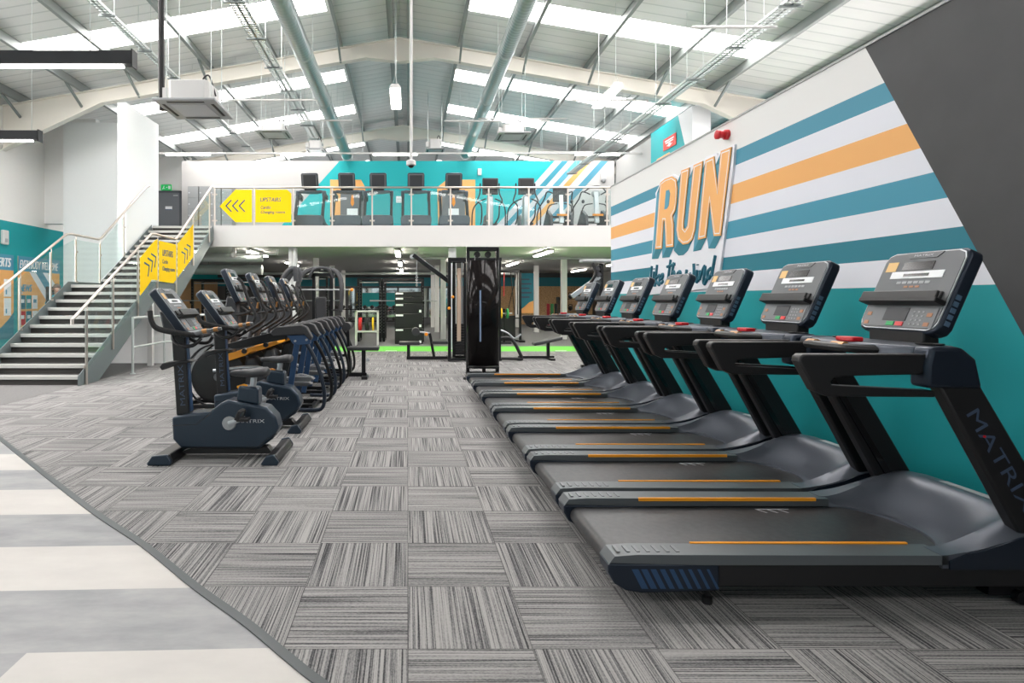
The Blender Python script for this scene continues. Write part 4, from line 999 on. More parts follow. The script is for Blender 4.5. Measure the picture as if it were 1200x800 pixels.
        g = MB().tube([(-2.20+O, s*.08, 1.20), (-2.0+O, s*.16, 1.24), (-1.96+O, s*.17, 1.32), (-2.02+O, s*.17, 1.42)], .018, 10, smooth=4).build('fixed_grip', M_rub, E)
        MB().tube([(-1.985+O, s*.168, 1.28), (-1.975+O, s*.17, 1.36)], .0205, 8).build('pulse_sensor', MATS['sensor_gold'], g)
    bp = [(-2.42, .66), (-2.36, .69), (-1.64, .885), (-1.62, .84), (-1.80, .78), (-1.98, .735), (-2.02, .70), (-2.28, .615)]
    MB().prism(q(bp), 'y', -.225, .225).build('orange_track', M_orangem, E, bevel=.01)
    for xx, zz in ((-2.05, .75), (-1.78, .83)): MB().lathe([(.03, -.245), (.036, -.22), (.036, .22), (.03, .245)], (xx+O, 0, zz), 'y', 14).build('track_roller', M_black, E)
    MB().prism(q([(-2.20, .20), (-2.05, .66), (-1.95, .66), (-1.80, .42), (-1.86, .10), (-2.2, .10)]), 'y', -.13, .13).build('motor_cover', M_darkg, E, bevel=.03)
    MB().prism(q([(-1.96, .20), (-1.83, .76), (-1.72, .78), (-1.66, .5), (-1.70, .10)]), 'y', -.10, .10).build('motor_cover', M_darkg, E, bevel=.03)
    MB().box(-2.75+O, -1.2+O, -.22, -.17, .03, .08).box(-2.75+O, -1.2+O, .17, .22, .03, .08).box(-1.62+O, -1.55+O, -.3, .3, .02, .07).box(-1.24+O, -1.18+O, -.3, .3, .01, .06).build('base_frame', M_blackm, E, bevel=.005)
    up = Vector((-.20, 0, .43)).normalized(); rt = Vector((0, 1, 0)); nn_ = rt.cross(up).normalized()
    Mx = Matrix(((rt.x, up.x, nn_.x, -2.10+O), (rt.y, up.y, nn_.y, 0), (rt.z, up.z, nn_.z, 1.365), (0, 0, 0, 1)))
    console(E, Mx, .21, .475)
    MB().tube([(-2.12+O, -.12, 1.30), (-2.02+O, -.1, 1.22), (-2.02+O, .1, 1.22), (-2.12+O, .12, 1.30)], .02, 8, smooth=3).build('tray_bar', M_black, E)
    return E
E0 = trainer(); E0.location = (-1.9, 7.42, 0); E0['label'] = 'elliptical trainer with orange track nearest the bikes'
for k in range(1, 4):
    dup(E0, (-1.9, 7.42+1.1*k, 0), ['', 'elliptical trainer second in the row behind the bikes', 'elliptical trainer third in the row behind the bikes', 'elliptical trainer at the far end of the row behind the bikes'][k])
# upper-floor cardio machines at the right
def cross_trainer():
    E = empty('cross_trainer', (0, 0, 0), 'x', 'cross trainer', 'cross trainers on the upper floor')
    MB().box(-.28, .28, -.9, -.78, 0, .08).box(-.28, .28, .75, .85, 0, .08).box(-.05, .05, -.9, .8, .03, .1).build('base', M_black, E, bevel=.01)
    MB().prism([(-.5, .1), (-.55, .9), (-.5, 1.15), (-.38, 1.15), (-.25, .8), (-.1, .1)], 'x', -.09, .09).build('mast', M_silver, E, bevel=.04)
    MB().box(-.24, .24, -.52, -.42, 1.18, 1.68).build('console', M_darkg, E, bevel=.02); MB().box(-.2, .2, -.53, -.52, 1.25, 1.62).build('console_back', M_black, E, smooth=False)
    for s in (-1, 1):
        MB().tube([(s*.29, -.35, 1.55), (s*.30, -.35, 1.25), (s*.38, -.4, 1.0), (s*.28, -.5, .85), (s*.26, -.45, .5), (s*.22, .1, .35)], .022, 8, smooth=4).build('moving_handle', M_black, E)
        MB().tube([(s*.14, -.5, 1.05), (s*.36, -.45, .95), (s*.50, -.2, .75), (s*.52, -.1, .3), (s*.50, -.1, .02)], .02, 8, smooth=4).build('side_rail', M_blackm, E)
        MB().box(s*.2-.08, s*.2+.08, .05, .42, .25+.06*s, .29+.06*s).build('pedal', M_black, E, bevel=.01)
        MB().beam((s*.2, -.5, .3), (s*.2, .1, .27+.06*s), .04, .06).build('pedal_arm', M_midg, E)
    MB().lathe([(.26, -.08), (.30, -.04), (.30, .04), (.26, .08)], (0, .35, .38), 'x', 24).build('flywheel_cover', M_midg, E)
    return E
C0 = cross_trainer(); C0.location = ((572-478)*18/673, 18, 3.41); C0['label'] = 'silver masted cross trainer on the upper floor before the teal wall'
dup(C0, ((613-478)*18/673, 18, 3.41), 'silver masted cross trainer on the upper floor before the first stripes')
def climber(label, x_, con=True):
    E = empty('stair_climber', (x_, 18, 3.41), label, 'stair climber', 'step machines on the upper floor')
    MB().prism([(-.7, 0), (-.6, .55), (-.2, .75), (.5, .1), (.55, 0)], 'x', -.36, -.26).prism([(-.7, 0), (-.6, .55), (-.2, .75), (.5, .1), (.55, 0)], 'x', .26, .36).build('side_cover', M_darkg, E, bevel=.02)
    for k in range(4): MB().box(-.25, .25, -.4+k*.2, -.18+k*.2, .5-k*.14, .54-k*.14).build('step', M_black, E)
    MB().beam((0, -.6, .3), (0, -.5, 1.25), .12, .1).build('mast', M_silver, E)
    if con:
        MB().box(-.24, .24, -.56, -.48, .95, 1.42).build('console', M_darkg, E, bevel=.02)
    else:
        MB().ball((0, -.5, 1.2), (.14, .05, .12), 12).build('console', M_ltg, E)
        MB().tube([(-.3, -.4, 1.3), (-.1, -.5, 1.42), (.15, -.5, 1.42), (.35, -.4, 1.28)], .018, 8, smooth=4).build('top_bar', M_black, E)
    for s in (-1, 1):
        MB().tube([(s*.16, -.5, 1.18), (s*.38, -.4, 1.28), (s*.42, -.2, 1.1), (s*.56, .1, .75), (s*.56, .2, .3), (s*.5, .2, .0)], .02, 8, smooth=4).build('handrail', M_blackm, E)
        MB().tube([(s*.1, -.52, .9), (s*.33, -.45, .85), (s*.38, -.3, .6)], .018, 8, smooth=3).build('lower_handle', M_black, E)
        MB().ball((s*.36, -.42, .98), (.05, .05, .06), 10).build('grip', M_darkg, E)
    MB().box(-.16, .16, -.72, -.68, .5, .56).build('orange_badge', M_orange, E)
climber('step machine with dark console on the upper floor before the stripes', (652-478)*18/673)
climber('step machine with curved top bar at the right end of the upper floor', (692-478)*18/673, False)
# upper wall details: doors, orange surrounds, lockers, notices
def upx(px, py, Y=21.38): return ((px-478)*Y/673, 1.4+(350-py)*Y/673)
for i, (a, b, oa, ob, chl) in enumerate(((399, 427, 387, 423, 1), (518, 545, 514, 557, -1))):
    x0_, _ = upx(oa, 0); x1_, zt_ = upx(ob, 210)
    pts = [(x0_, 3.42), (x1_, 3.42)]
    if chl > 0: x2, z2 = upx(428, 219); pts += [(x2, 3.42), (x2, z2), (x1_, zt_), (x0_, zt_)]
    else: pts += [(x1_, zt_), (x0_+.3, zt_), (x0_-.05, z2)]
    struct(MB().prism(pts, 'y', 21.385, 21.4).build('trim_%d' % (4+i), M_artO, smooth=False))
    d_ = bpy.data.objects.new('door_%d' % (i+1), None); COL.objects.link(d_); struct(d_); xa, xb = upx(a, 0)[0], upx(b, 0)[0]; d_.location = ((xa+xb)/2, 21.36, 3.42)
    w_ = (xb-xa)/2
    MB().box(-w_, w_, -.0, .02, 0, 2.05).build('door_leaf', M_midg, d_, smooth=False); MB().box(-w_*.45, w_*.45, -.01, 0, 1.0, 1.35).build('door_notice', M_paper, d_)
    MB().prism([(0, 1.42), (-.07, 1.55), (-.03, 1.85), (.03, 1.85), (.07, 1.55)], 'y', -.01, 0).build('pictogram', M_orange, d_); MB().box(w_*.7, w_*.8, -.05, 0, .9, 1.05).build('door_handle', M_steel, d_)
d_ = bpy.data.objects.new('door_3', None); COL.objects.link(d_); struct(d_); d_.location = ((197.5-478)*22.15/673, 22.15, 3.42)
MB().box(-.42, .42, 0, .04, 0, 2.08).build('door_leaf', M_grey if False else mat('door_grey', (112, 116, 122), .5), d_, smooth=False)
MB().box(-.5, -.42, -.01, .04, 0, 2.16).box(.42, .5, -.01, .04, 0, 2.16).box(-.5, .5, -.01, .04, 2.08, 2.16).build('door_frame', mat('frame_grey', (84, 88, 94), .5), d_, smooth=False)
MB().box(-.12, .14, -.01, 0, 1.42, 1.56).build('door_notice', M_paper, d_); MB().box(-.12, .14, -.012, -.01, 1.42, 1.45).build('door_notice_band', M_ink, d_)
MB().box(.2, .36, -.05, 0, 1.95, 2.0).build('door_closer', M_ltg, d_)
o = empty('exit_sign', ((195-478)*22.17/673, 22.17, 5.60), 'green running-man exit sign above the grey upstairs door', 'exit sign')
MB().box(-.20, .20, -.02, .02, 0, .22).build('sign_face', M_exit, o, smooth=False)
m_ = MB(); m_.ribbon([(-.13, .05), (-.10, .11), (-.08, .16)], .03, (0, -.022, 0), (1, 0, 0), (0, 0, 1)); m_.ribbon([(-.10, .11), (-.05, .06)], .02, (0, -.022, 0), (1, 0, 0), (0, 0, 1)); m_.box(.08, .17, -.024, -.02, .05, .17); m_.box(.0, .05, -.024, -.02, .09, .13)
m_.build('pictogram', M_paper, o, smooth=False); MB().box(-.16, .16, .0, .03, -.01, .24).build('bracket', M_ltg, o)
lk = ['first', 'second', 'third', 'fourth']
for k in range(4):
    x0_ = (220-478)*20.9/673+k*.41
    o = empty('locker', (x0_, 20.9, 3.41), '%s tall grey locker from the left on the upper floor' % lk[k], 'locker', 'grey lockers on the upper floor')
    MB().box(0, .385, 0, .45, 0, 2.1).build('carcass', M_grey, o, smooth=False)
    for q in range(5):
        dr = MB().box(.012, .373, -.015, 0, .05+q*.41, .44+q*.41).build('door', mat('locker_door', (160, 163, 164), .45), o, bevel=.003)
        MB().box(.03, .08, -.03, -.015, .2+q*.41, .24+q*.41).build('lock', M_lettL, dr)
o = empty('wall_lamp', (*upx(707, 206), 0), 'white round lamp on the upper wall at right', 'wall lamp'); p = upx(707, 210); o.location = (p[0], 21.38, p[1])
MB().box(-.1, .1, -.04, .02, .0, .25).build('plate', M_offwhite, o, bevel=.01); MB().ball((0, -.06, -.02), (.09, .06, .1), 12).build('lens', M_ltg, o)
o = empty('wall_notice', (0, 0, 0), 'small white notice on the teal upper wall between treadmills', 'notice'); p = upx(468, 233); o.location = (p[0], 21.385, p[1])
MB().box(-.12, .12, -.005, .01, -.12, .12).build('paper', M_paper, o, smooth=False); MB().box(-.09, .09, -.007, -.005, -.08, -.06).box(-.09, .09, -.007, -.005, 0, .02).build('print', M_ltg, o)
o = empty('wall_notice', (0, 0, 0), 'white box on the teal upper wall above the first cross trainer', 'notice'); p = upx(562, 201); o.location = (p[0], 21.38, p[1])
MB().box(-.07, .07, -.05, .02, -.12, .12).build('casing', M_offwhite, o, bevel=.01)
# red notice on the teal upper face
o = empty('warning_sign', (7.69, 17.35, 6.1), 'red square notice with white arrow on the upper teal wall', 'sign')
Yr0, Yr1 = 7.7*673/(778-478), 7.7*673/(793-478)
zr0, zr1 = 1.4+(350-177)*Yr0/673, 1.4+(350-163)*Yr1/673
o.location = (7.69, Yr1, zr0-.0)
MB().box(-.012, .0, 0, Yr0-Yr1, 0, .34).build('panel', mat('sign_red', (222, 62, 52), .5), o, smooth=False)
m_ = MB(); L = Yr0-Yr1; m_.box(-.016, -.012, L*.15, L*.85, .23, .27); m_.box(-.016, -.012, L*.2, L*.8, .17, .205); m_.prism([(L*.5, .04), (L*.75, .11), (L*.6, .11), (L*.6, .15), (L*.4, .15), (L*.4, .11), (L*.25, .11)], 'x', -.016, -.012)
m_.build('print', M_paper, o, smooth=False)
o = empty('orange_wall_graphic', (7.69, 17.2, 5.6), 'orange slanted shape painted panel on the upper teal wall', 'wall graphic')
q0 = lambda px, py: (7.68*673/(px-478)-17.2, 1.4+(350-py)*(7.68*673/(px-478))/673-5.6)
MB().prism([q0(768, 190), q0(770, 186), q0(784, 178), q0(786, 182)], 'x', -.01, .01).build('panel', M_artO, o, smooth=False)
# ================================================================== RECEPTION WALL GRAPHICS (left wall)
def lw(px, py): Y = -(XL+.02)*673/(478-px); return (Y, 1.4+(350-py)*Y/673)
def lpanel(label, ya, yb, items):
    o = empty('wall_poster', (XL+.01, ya, .35), label, 'wall poster', 'information panels on the teal wall')
    MB().box(-.008, .004, 0, yb-ya, 0, 2.23).build('panel', M_artO, o, smooth=False)
    MB().box(.004, .008, 0, yb-ya, 1.82, 2.23).build('header', M_artB, o, smooth=False)
    return o
o = lpanel('orange and blue wall panel headed EVERYBODY WELCOME', 15.6, 17.45, 0)
text('lettering', 'EVERYBODY WELCOME', M_paper, o, (.009, .06, 1.90), (0, 1, 0), (0, 0, 1), 1.7, .23, .25, .015)
text('lettering', 'NEWS', M_artB, o, (.006, .06, 1.26), (0, 1, 0), (0, 0, 1), .5, .2, .25, .03)
m_ = MB(); m_.prism([(.45, 1.82), (.72, 1.82), (1.5, 1.0), (1.5, .7)], 'x', .004, .007).prism([(1.05, 1.82), (1.3, 1.82), (1.7, 1.42), (1.7, 1.15)], 'x', .004, .007); m_.build('stripe', M_artW, o, smooth=False)
MB().prism([(.72, 1.82), (1.05, 1.82), (1.7, 1.15), (1.85, 1.0), (1.85, .2), (1.5, .7), (1.5, 1.0)], 'x', .004, .006).build('blue_field', M_artB, o, smooth=False)
k = 0
for r_ in range(2):
    for c_ in range(3):
        m_ = (M_artD, M_teal, M_paper, M_red, M_artD, M_paper)[k]; k += 1
        p = MB().box(.004, .02, .06+c_*.26, .27+c_*.26, .78-r_*.44, 1.16-r_*.44).build('leaflet', m_, o, smooth=False)
        MB().box(.02, .022, .09+c_*.26, .22+c_*.26, .95-r_*.44, 1.05-r_*.44).build('leaflet_print', M_paper if m_ is not M_paper else M_artB, p, smooth=False)
o = lpanel('orange and blue wall panel headed EXPERTS at the left edge', 14.1, 15.42, 0)
text('lettering', 'EXPERTS', M_paper, o, (.009, .36, 1.90), (0, 1, 0), (0, 0, 1), .84, .24, .25, .03)
for r_ in range(2):
    p = MB().box(.004, .02, .95, 1.2, 1.12-r_*.5, 1.58-r_*.5).build('leaflet', M_paper, o, smooth=False); MB().box(.02, .022, .99, 1.04, 1.18-r_*.5, 1.3-r_*.5).build('leaflet_print', M_artB, p, smooth=False)
MB().prism([(.4, 0), (1.32, 0), (1.32, .7), (1.1, .5)], 'x', .004, .007).build('blue_field', M_artD, o, smooth=False)
o = empty('wall_speaker', (XL, 15.05, 3.0), 'white wall unit high on the teal wall at the left edge', 'wall unit'); p = lw(4.5, 278); o.location = (XL, p[0], p[1])
MB().box(0, .09, -.11, .11, -.18, .2).build('casing', M_offwhite, o, bevel=.03, seg=3); MB().box(.09, .1, -.05, .05, -.12, -.02).build('lens', M_ltg, o, bevel=.01)
o = empty('menu_board', (-9.9, 16.0, 0), 'black menu board standing before the EVERYBODY WELCOME panel', 'menu board')
MB().box(-.02, .02, -.28, .28, .85, 1.75).build('board', M_black, o, bevel=.01); MB().tube([(0, 0, .02), (0, 0, .9)], .02, 8).build('stand', M_blackm, o); MB().lathe([(.2, 0), (.2, .02), (.05, .04)], (0, 0, 0)).build('base', M_blackm, o)
m_ = MB()
for q in range(4): m_.box(.02, .023, -.2, .1, 1.08+q*.16, 1.12+q*.16)
m_.build('chalk_line', M_lettN, o, smooth=False)
# ================================================================== CENTRAL CABLE TOWER
o = empty('cable_tower', (1.37, 10.55, 0), 'tall black cable tower with smoked shroud at the end of the treadmills', 'cable machine')
MB().box(-.30, -.24, -.05, .05, .03, 2.33).box(.24, .30, -.05, .05, .03, 2.33).build('post', M_blackm, o, bevel=.008)
MB().box(-.30, .30, -.05, .05, 2.28, 2.36).box(-.24, .24, -.03, .03, 2.10, 2.16).build('top_beam', M_blackm, o, bevel=.01)
vs = []; fs = []; N = 16
for i in range(N+1):
    a = math.radians(200+140*i/N)
    for z_ in (.20, 2.10): vs.append((.31*math.cos(a), -.02+.22*math.sin(a), z_))
for i in range(N): fs.append((2*i, 2*i+1, 2*i+3, 2*i+2))
MB().add(vs, fs).build('shroud', M_glasst, o).modifiers.new('thick', 'SOLIDIFY').thickness = .006
for k in range(14): MB().box(-.15, .15, .02, .14, .24+k*.062, .295+k*.062).build('weight_plate', M_black, o, bevel=.004)
m_ = MB(); m_.tube([(-.09, .08, .2), (-.09, .08, 2.2)], .012, 8).tube([(.09, .08, .2), (.09, .08, 2.2)], .012, 8); m_.build('guide_rod', M_silver, o)
MB().tube([(0, .08, 1.1), (0, .08, 2.2)], .005, 6).tube([(-.16, -.07, .3), (-.15, -.07, 2.2)], .005, 6).build('cable', M_ltg, o)
for s in (-1, 1): MB().lathe([(.055, -.012), (.06, 0), (.055, .012)], (s*.10, 0, 2.22), 'y', 18).build('pulley', M_black, o)
MB().prism([(-.28, -.18), (-.2, -.26), (.2, -.26), (.28, -.18), (.28, .1), (-.28, .1)], 'z', .155, .185).build('lower_shelf', M_blackm, o)
for s in (-1, 1): MB().tube([(s*.27, .1, .04), (s*.28, -.25, .04), (s*.34, -.5, .03), (s*.40, -.56, .02)], [.035, .035, .03, .02], 10, smooth=4).build('foot', M_black, o)
MB().box(-.27, .27, -.02, .06, .02, .07).box(-.03, .03, -.22, -.16, .03, .16).build('base_bar', M_blackm, o)
m_ = MB(); m_.ribbon([(-.0, .0), (.0, .9)], .03, (-.07, -.245, .65), (1, 0, 0), (0, 0, 1)); m_.build('instruction_label', mat('pale_blue_label', (120, 140, 170), .4), o, smooth=False)  # pale strip painted as a screen's reflection on the shroud
# multi-station behind
o = empty('multi_station', (1.3, 13.2, 0), 'large black multi-station weight machine behind the cable tower', 'weight machine')
R = lambda x_: x_-1.3
m_ = MB()
for x_, y_ in ((.93, -.35), (1.06, 0), (1.35, -.3), (1.35, .3), (2.05, -.3), (2.05, .3)): m_.box(R(x_)-.035, R(x_)+.035, y_-.035, y_+.035, .02, 2.33)
m_.build('post', M_blackm, o, smooth=False)
MB().box(R(.9), R(2.1), -.34, -.27, 2.25, 2.33).box(R(1.0), R(2.1), .27, .33, 2.25, 2.33).box(R(1.32), R(1.38), -.3, .3, 2.25, 2.33).box(R(.9), R(.97), -.35, .3, 2.25, 2.33).build('top_beam', M_blackm, o)
MB().box(R(.9), R(2.1), -.34, -.27, .02, .08).box(R(.9), R(2.1), .27, .33, .02, .08).box(R(1.0), R(1.07), -.3, .3, .02, .08).build('base_beam', M_blackm, o)
MB().box(R(1.12), R(1.2), -.2, -.12, .45, 2.1).build('beige_post', mat('beige_guard', (200, 178, 158), .5), o, smooth=False)
for xx in (1.65, 1.18):
    for k in range(12): MB().box(R(xx)-.12, R(xx)+.12, .0, .12, .12+k*.06, .175+k*.06).build('weight_plate', M_black, o)
m_ = MB()
for xx in (1.25, 1.45, 1.60, 1.75): m_.tube([(R(xx), .1, .1), (R(xx), .1, 2.25)], .012, 8)
m_.build('guide_rod', M_silver, o)
arm = MB().beam((R(.12), -.2, 2.40), (R(.95), -.2, 1.78), .09, .09).build('pulldown_arm', M_blackm, o, bevel=.008)
MB().beam((R(.14), -.2, 2.44), (R(.93), -.2, 1.85), .05, .02).build('arm_top_rail', M_ltg, arm)
MB().lathe([(.05, -.02), (.055, 0), (.05, .02)], (R(.10), -.2, 2.36), 'y', 16).build('pulley', M_silver, arm)
m_ = MB(); m_.tube([(R(.2), -.2, 2.3), (R(.2), -.2, 2.05)], .006, 6); m_.build('cable', M_silver, arm)
m_ = MB(); [m_.tube([(R(.2), -.2, 2.05-k*.06), (R(.2)+.02, -.2, 2.02-k*.06), (R(.2), -.2, 1.99-k*.06), (R(.2)-.02, -.2, 2.02-k*.06)], .008, 6, closed=True) for k in range(6)]; m_.build('chain', M_silver, o)
MB().box(R(-.2), R(.27), -.15, .15, .36, .43).build('seat', M_pad, o, bevel=.015); MB().box(R(-.02), R(.05), -.03, .03, .02, .36).build('seat_post', M_blackm, o)
MB().box(R(-.03), R(.95), -.035, .035, .02, .09).build('seat_rail', M_blackm, o); MB().beam((R(.60), 0, .08), (R(.50), 0, .62), .07, .06).build('knee_post', M_blackm, o)
MB().tube([(R(.18), -.25, .66), (R(.18), .25, .66)], .09, 14).build('knee_roller', M_pad, o); MB().tube([(R(.2), 0, .66), (R(.5), 0, .62)], .02, 8).build('roller_arm', M_silver, o)
MB().lathe([(.04, -.03), (.04, .03)], (R(.42), -.08, .60), 'y', 12).build('orange_knob', M_orange, o)
MB().box(R(.55), R(.95), -.12, .12, .38, .44).build('second_seat', M_pad, o, bevel=.01)
MB().tube([(R(2.1), -.2, .52), (R(2.3), -.2, .52), (R(2.42), -.2, .40), (R(2.58), -.2, .08)], .04, 8, smooth=4).tube([(R(2.1), -.2, .06), (R(2.6), -.2, .05)], .035, 8).build('leg_frame', M_black, o)
MB().tube([(R(2.05), .0, .72), (R(2.3), .0, .62), (R(2.45), 0, .5), (R(2.6), 0, .6)], .02, 8, smooth=3).build('curl_bar', M_silver, o)
for xx, zz in ((1.0, 1.45), (1.33, 1.38), (1.33, .78), (.92, 1.2)): MB().ball((R(xx), -.40, zz), .035, 10).build('adjust_knob', M_orange, o)
# bench on the right
o = empty('decline_bench', (3.0, 13.3, 0), 'dark padded bench standing right of the multi-station', 'bench')
MB().add([(-.10, -.15, .33), (.55, -.15, .47), (.55, .15, .47), (-.10, .15, .33), (-.10, -.15, .40), (.55, -.15, .54), (.55, .15, .54), (-.10, .15, .40)], [(0, 3, 2, 1), (4, 5, 6, 7), (0, 1, 5, 4), (1, 2, 6, 5), (2, 3, 7, 6), (3, 0, 4, 7)]).build('pad', M_pad, o, bevel=.02)
MB().box(.21, .28, -.03, .03, .06, .42).build('post', M_blackm, o); MB().box(-.45, .38, -.035, .035, .03, .09).build('base_rail', M_blackm, o); MB().box(.25, .35, -.25, .25, 0, .05).box(-.5, -.4, -.2, .2, 0, .05).build('foot', M_black, o)
# cable row bench at left
o = empty('row_bench', (-.85, 10.2, 0), 'dark grey flat seat on a single post right of the trainers', 'bench')
MB().box(-.22, .34, -.16, .16, .50, .565).build('seat', M_pad, o, bevel=.015); MB().box(.03, .10, -.03, .03, .05, .5).build('post', M_blackm, o)
MB().box(-.20, .12, -.035, .035, .03, .10).build('base_rail', M_blackm, o); MB().box(.04, .14, -.20, .20, 0, .05).build('foot', M_black, o)
MB().tube([(-.22, -.22, .92), (-.22, .22, .92)], .075, 14).build('knee_roller', M_pad, o); MB().beam((-.18, 0, .08), (-.22, 0, .92), .06, .05, (1, 0, 0)).build('roller_post', M_blackm, o); MB().lathe([(.03, -.03), (.03, .03)], (.14, -.05, .33), 'y', 12).build('knob', M_silver, o)
# pec machine behind trainers
o = empty('chest_fly_machine', (-2.05, 13.6, 0), 'black chest fly machine with big curved arms behind the trainers', 'weight machine')
MB().box(-.55, .55, -.5, -.4, 0, .08).box(-.55, .55, .4, .5, 0, .08).box(-.05, .05, -.5, .5, .0, .08).build('base', M_blackm, o)
MB().box(-.25, -.18, .2, .28, .08, 2.0).box(.18, .25, .2, .28, .08, 2.0).box(-.25, .25, .2, .28, 1.95, 2.03).build('frame', M_blackm, o)
for k in range(12): MB().box(-.14, .14, .18, .3, .1+k*.07, .16+k*.07).build('weight_plate', M_black, o)
MB().box(-.13, .13, -.1, -.02, .75, 1.45).build('back_pad', M_pad, o, bevel=.03); MB().box(-.16, .16, -.45, -.05, .45, .53).build('seat', M_pad, o, bevel=.03); MB().box(-.04, .04, -.25, -.15, .08, .45).build('seat_post', M_blackm, o)
for s in (-1, 1):
    MB().tube([(s*.05, .15, 2.12), (s*.25, .05, 2.10), (s*.45, -.15, 1.95), (s*.52, -.3, 1.6), (s*.50, -.35, 1.1)], [.05, .06, .06, .055, .04], 12, smooth=5).build('swing_arm', M_pad, o)
    MB().tube([(s*.5, -.38, 1.15), (s*.3, -.45, 1.15)], .02, 8).build('handle', M_rub, o)
MB().tube([(-.3, 0, 1.9), (-.15, 0, 2.12), (.15, 0, 2.12), (.3, 0, 1.9)], .04, 10, smooth=5).build('top_yoke', M_darkg, o)
MB().tube([(-.6, -.3, 1.62), (.75, -.3, 1.62)], .018, 8).build('cross_bar', M_ltg, o); MB().ball((.75, -.3, 1.62), .04, 10).build('bar_end', M_orange, o)
# tall curved climber handles (dark) just left
o = empty('climbing_machine', (-2.75, 13.0, 0), 'dark climbing machine with one thick curved top arm behind the trainers', 'climbing machine')
MB().box(-.35, .35, -.6, -.5, 0, .08).box(-.35, .35, .5, .6, 0, .08).box(-.06, .06, -.6, .6, .0, .1).build('base', M_black, o)
MB().prism([(-.25, .1), (-.2, .9), (.1, 1.0), (.25, .6), (.3, .1)], 'y', -.2, .2).build('body_cover', M_darkg, o, bevel=.04)
for s in (-1, 1): MB().tube([(-.05, s*.22, .9), (-.15, s*.22, 1.4), (.0, s*.22, 1.9), (.22, s*.22, 2.08), (.26, s*.22, 1.8)], [.04, .05, .07, .07, .05], 12, smooth=5).build('curved_arm', M_darkg, o)
MB().box(-.1, .1, -.2, .2, 1.2, 1.5).build('console', M_midg, o, bevel=.02)
# machine at the wall end, right
o = empty('cable_crossover', (3.75, 11.3, 0), 'silver-armed cable machine half hidden behind the end of the mural wall', 'cable machine')
MB().box(.0, .08, -.04, .04, .0, 2.1).box(.35, .43, -.04, .04, 0, 2.1).build('post', M_blackm, o); MB().box(-.35, .5, -.12, .12, 2.12, 2.18).build('top_canopy', M_ltg, o, bevel=.02)
MB().box(-.2, .6, -.5, -.42, 0, .06).box(-.2, .6, .42, .5, 0, .06).box(.15, .22, -.5, .5, 0, .06).build('base', M_blackm, o)
MB().beam((-.55, -.1, 1.45), (.0, -.1, 1.85), .06, .09).build('arm', M_silver, o, bevel=.01)
MB().tube([(-.15, -.1, 2.1), (-.1, -.15, 1.9), (-.2, -.12, 1.7), (.0, -.1, 1.8), (-.02, -.15, 2.05)], .03, 8, smooth=4).build('linkage', M_blackm, o)
for zz in (1.72, 1.88, 2.0): MB().lathe([(.05, -.02), (.055, 0), (.05, .02)], (-.05, -.14, zz), 'y', 14).build('pulley', M_darkg, o)
for k in range(10): MB().box(.1, .33, -.06, .06, .08+k*.07, .14+k*.07).build('weight_plate', M_black, o)
# ================================================================== GYM BACKGROUND
bn = ['bottom one, the tallest', 'second from the bottom', 'middle one', 'second from the top', 'topmost and slimmest']
Yb = 18.3; zc = 0
for k, hgt in enumerate((.50, .46, .32, .2, .16)):
    inset = 0 if k < 4 else .0
    o = empty('plyo_box', (.03, Yb, zc), 'black soft plyometric box, %s of the stack' % bn[k], 'plyo box', 'stacked black plyometric boxes')
    MB().box(-.44, .44, -.35, .35, 0, hgt-.004).build('body', M_black, o, bevel=.02)
    MB().box(-.41, -.18, -.356, -.351, hgt-.09, hgt-.035).build('label_strip', M_paper, o, smooth=False)
    MB().box(-.10, .10, -.365, -.351, hgt-.05, hgt-.02).build('handle_slot', M_rub, o, bevel=.004)
    if k < 3: MB().box(.32, .39, -.356, -.351, .03, .11).build('badge', M_paper, o, smooth=False)
    zc += hgt
# white plate rack with bumper plates
o = empty('plate_stand', (-1.25, 17.6, 0), 'white tubular stand left of the black boxes', 'plate stand')
m_ = MB()
for a in (-.33, .33):
    for b in (-.2, .2): m_.box(a-.02, a+.02, b-.02, b+.02, 0, 1.05)
m_.build('leg', M_offwhite, o, smooth=False)
m_ = MB()
for z_ in (1.03, .42): m_.box(-.35, .35, -.22, -.18, z_-.02, z_+.02).box(-.35, .35, .18, .22, z_-.02, z_+.02).box(-.35, -.31, -.2, .2, z_-.02, z_+.02).box(.31, .35, -.2, .2, z_-.02, z_+.02)
m_.box(-.3, .3, -.17, .17, .43, .445)
m_.build('shelf_frame', M_offwhite, o, smooth=False)
def plate(loc, r_, m, label, w=.03, grp='bumper plates on the white stand', par=None):
    p = empty('weight_plate', loc, label, 'weight plate', grp)
    MB().lathe([(.03, -w), (r_*.93, -w), (r_, -w*.7), (r_, w*.7), (r_*.93, w), (.03, w)], (0, 0, 0), 'x', 26).build('disc', m, p)
    MB().lathe([(.028, -w-.004), (.05, -w-.004), (.05, w+.004), (.028, w+.004)], (0, 0, 0), 'x', 18).build('hub', M_silver, p)
    return p
M_redp = mat('red_rubber', (200, 30, 35), .6); M_yelp = mat('yellow_rubber', (235, 190, 20), .6); M_grnp = mat('green_rubber', (30, 140, 70), .6)
plate((-1.46, 17.6, .645), .2, M_redp, 'red bumper plate standing on the white stand', .045)
plate((-1.25, 17.6, .645), .2, M_rub, 'black bumper plate standing on the white stand', .06)
plate((-1.07, 17.6, .645), .2, M_yelp, 'yellow bumper plate standing on the white stand', .025)
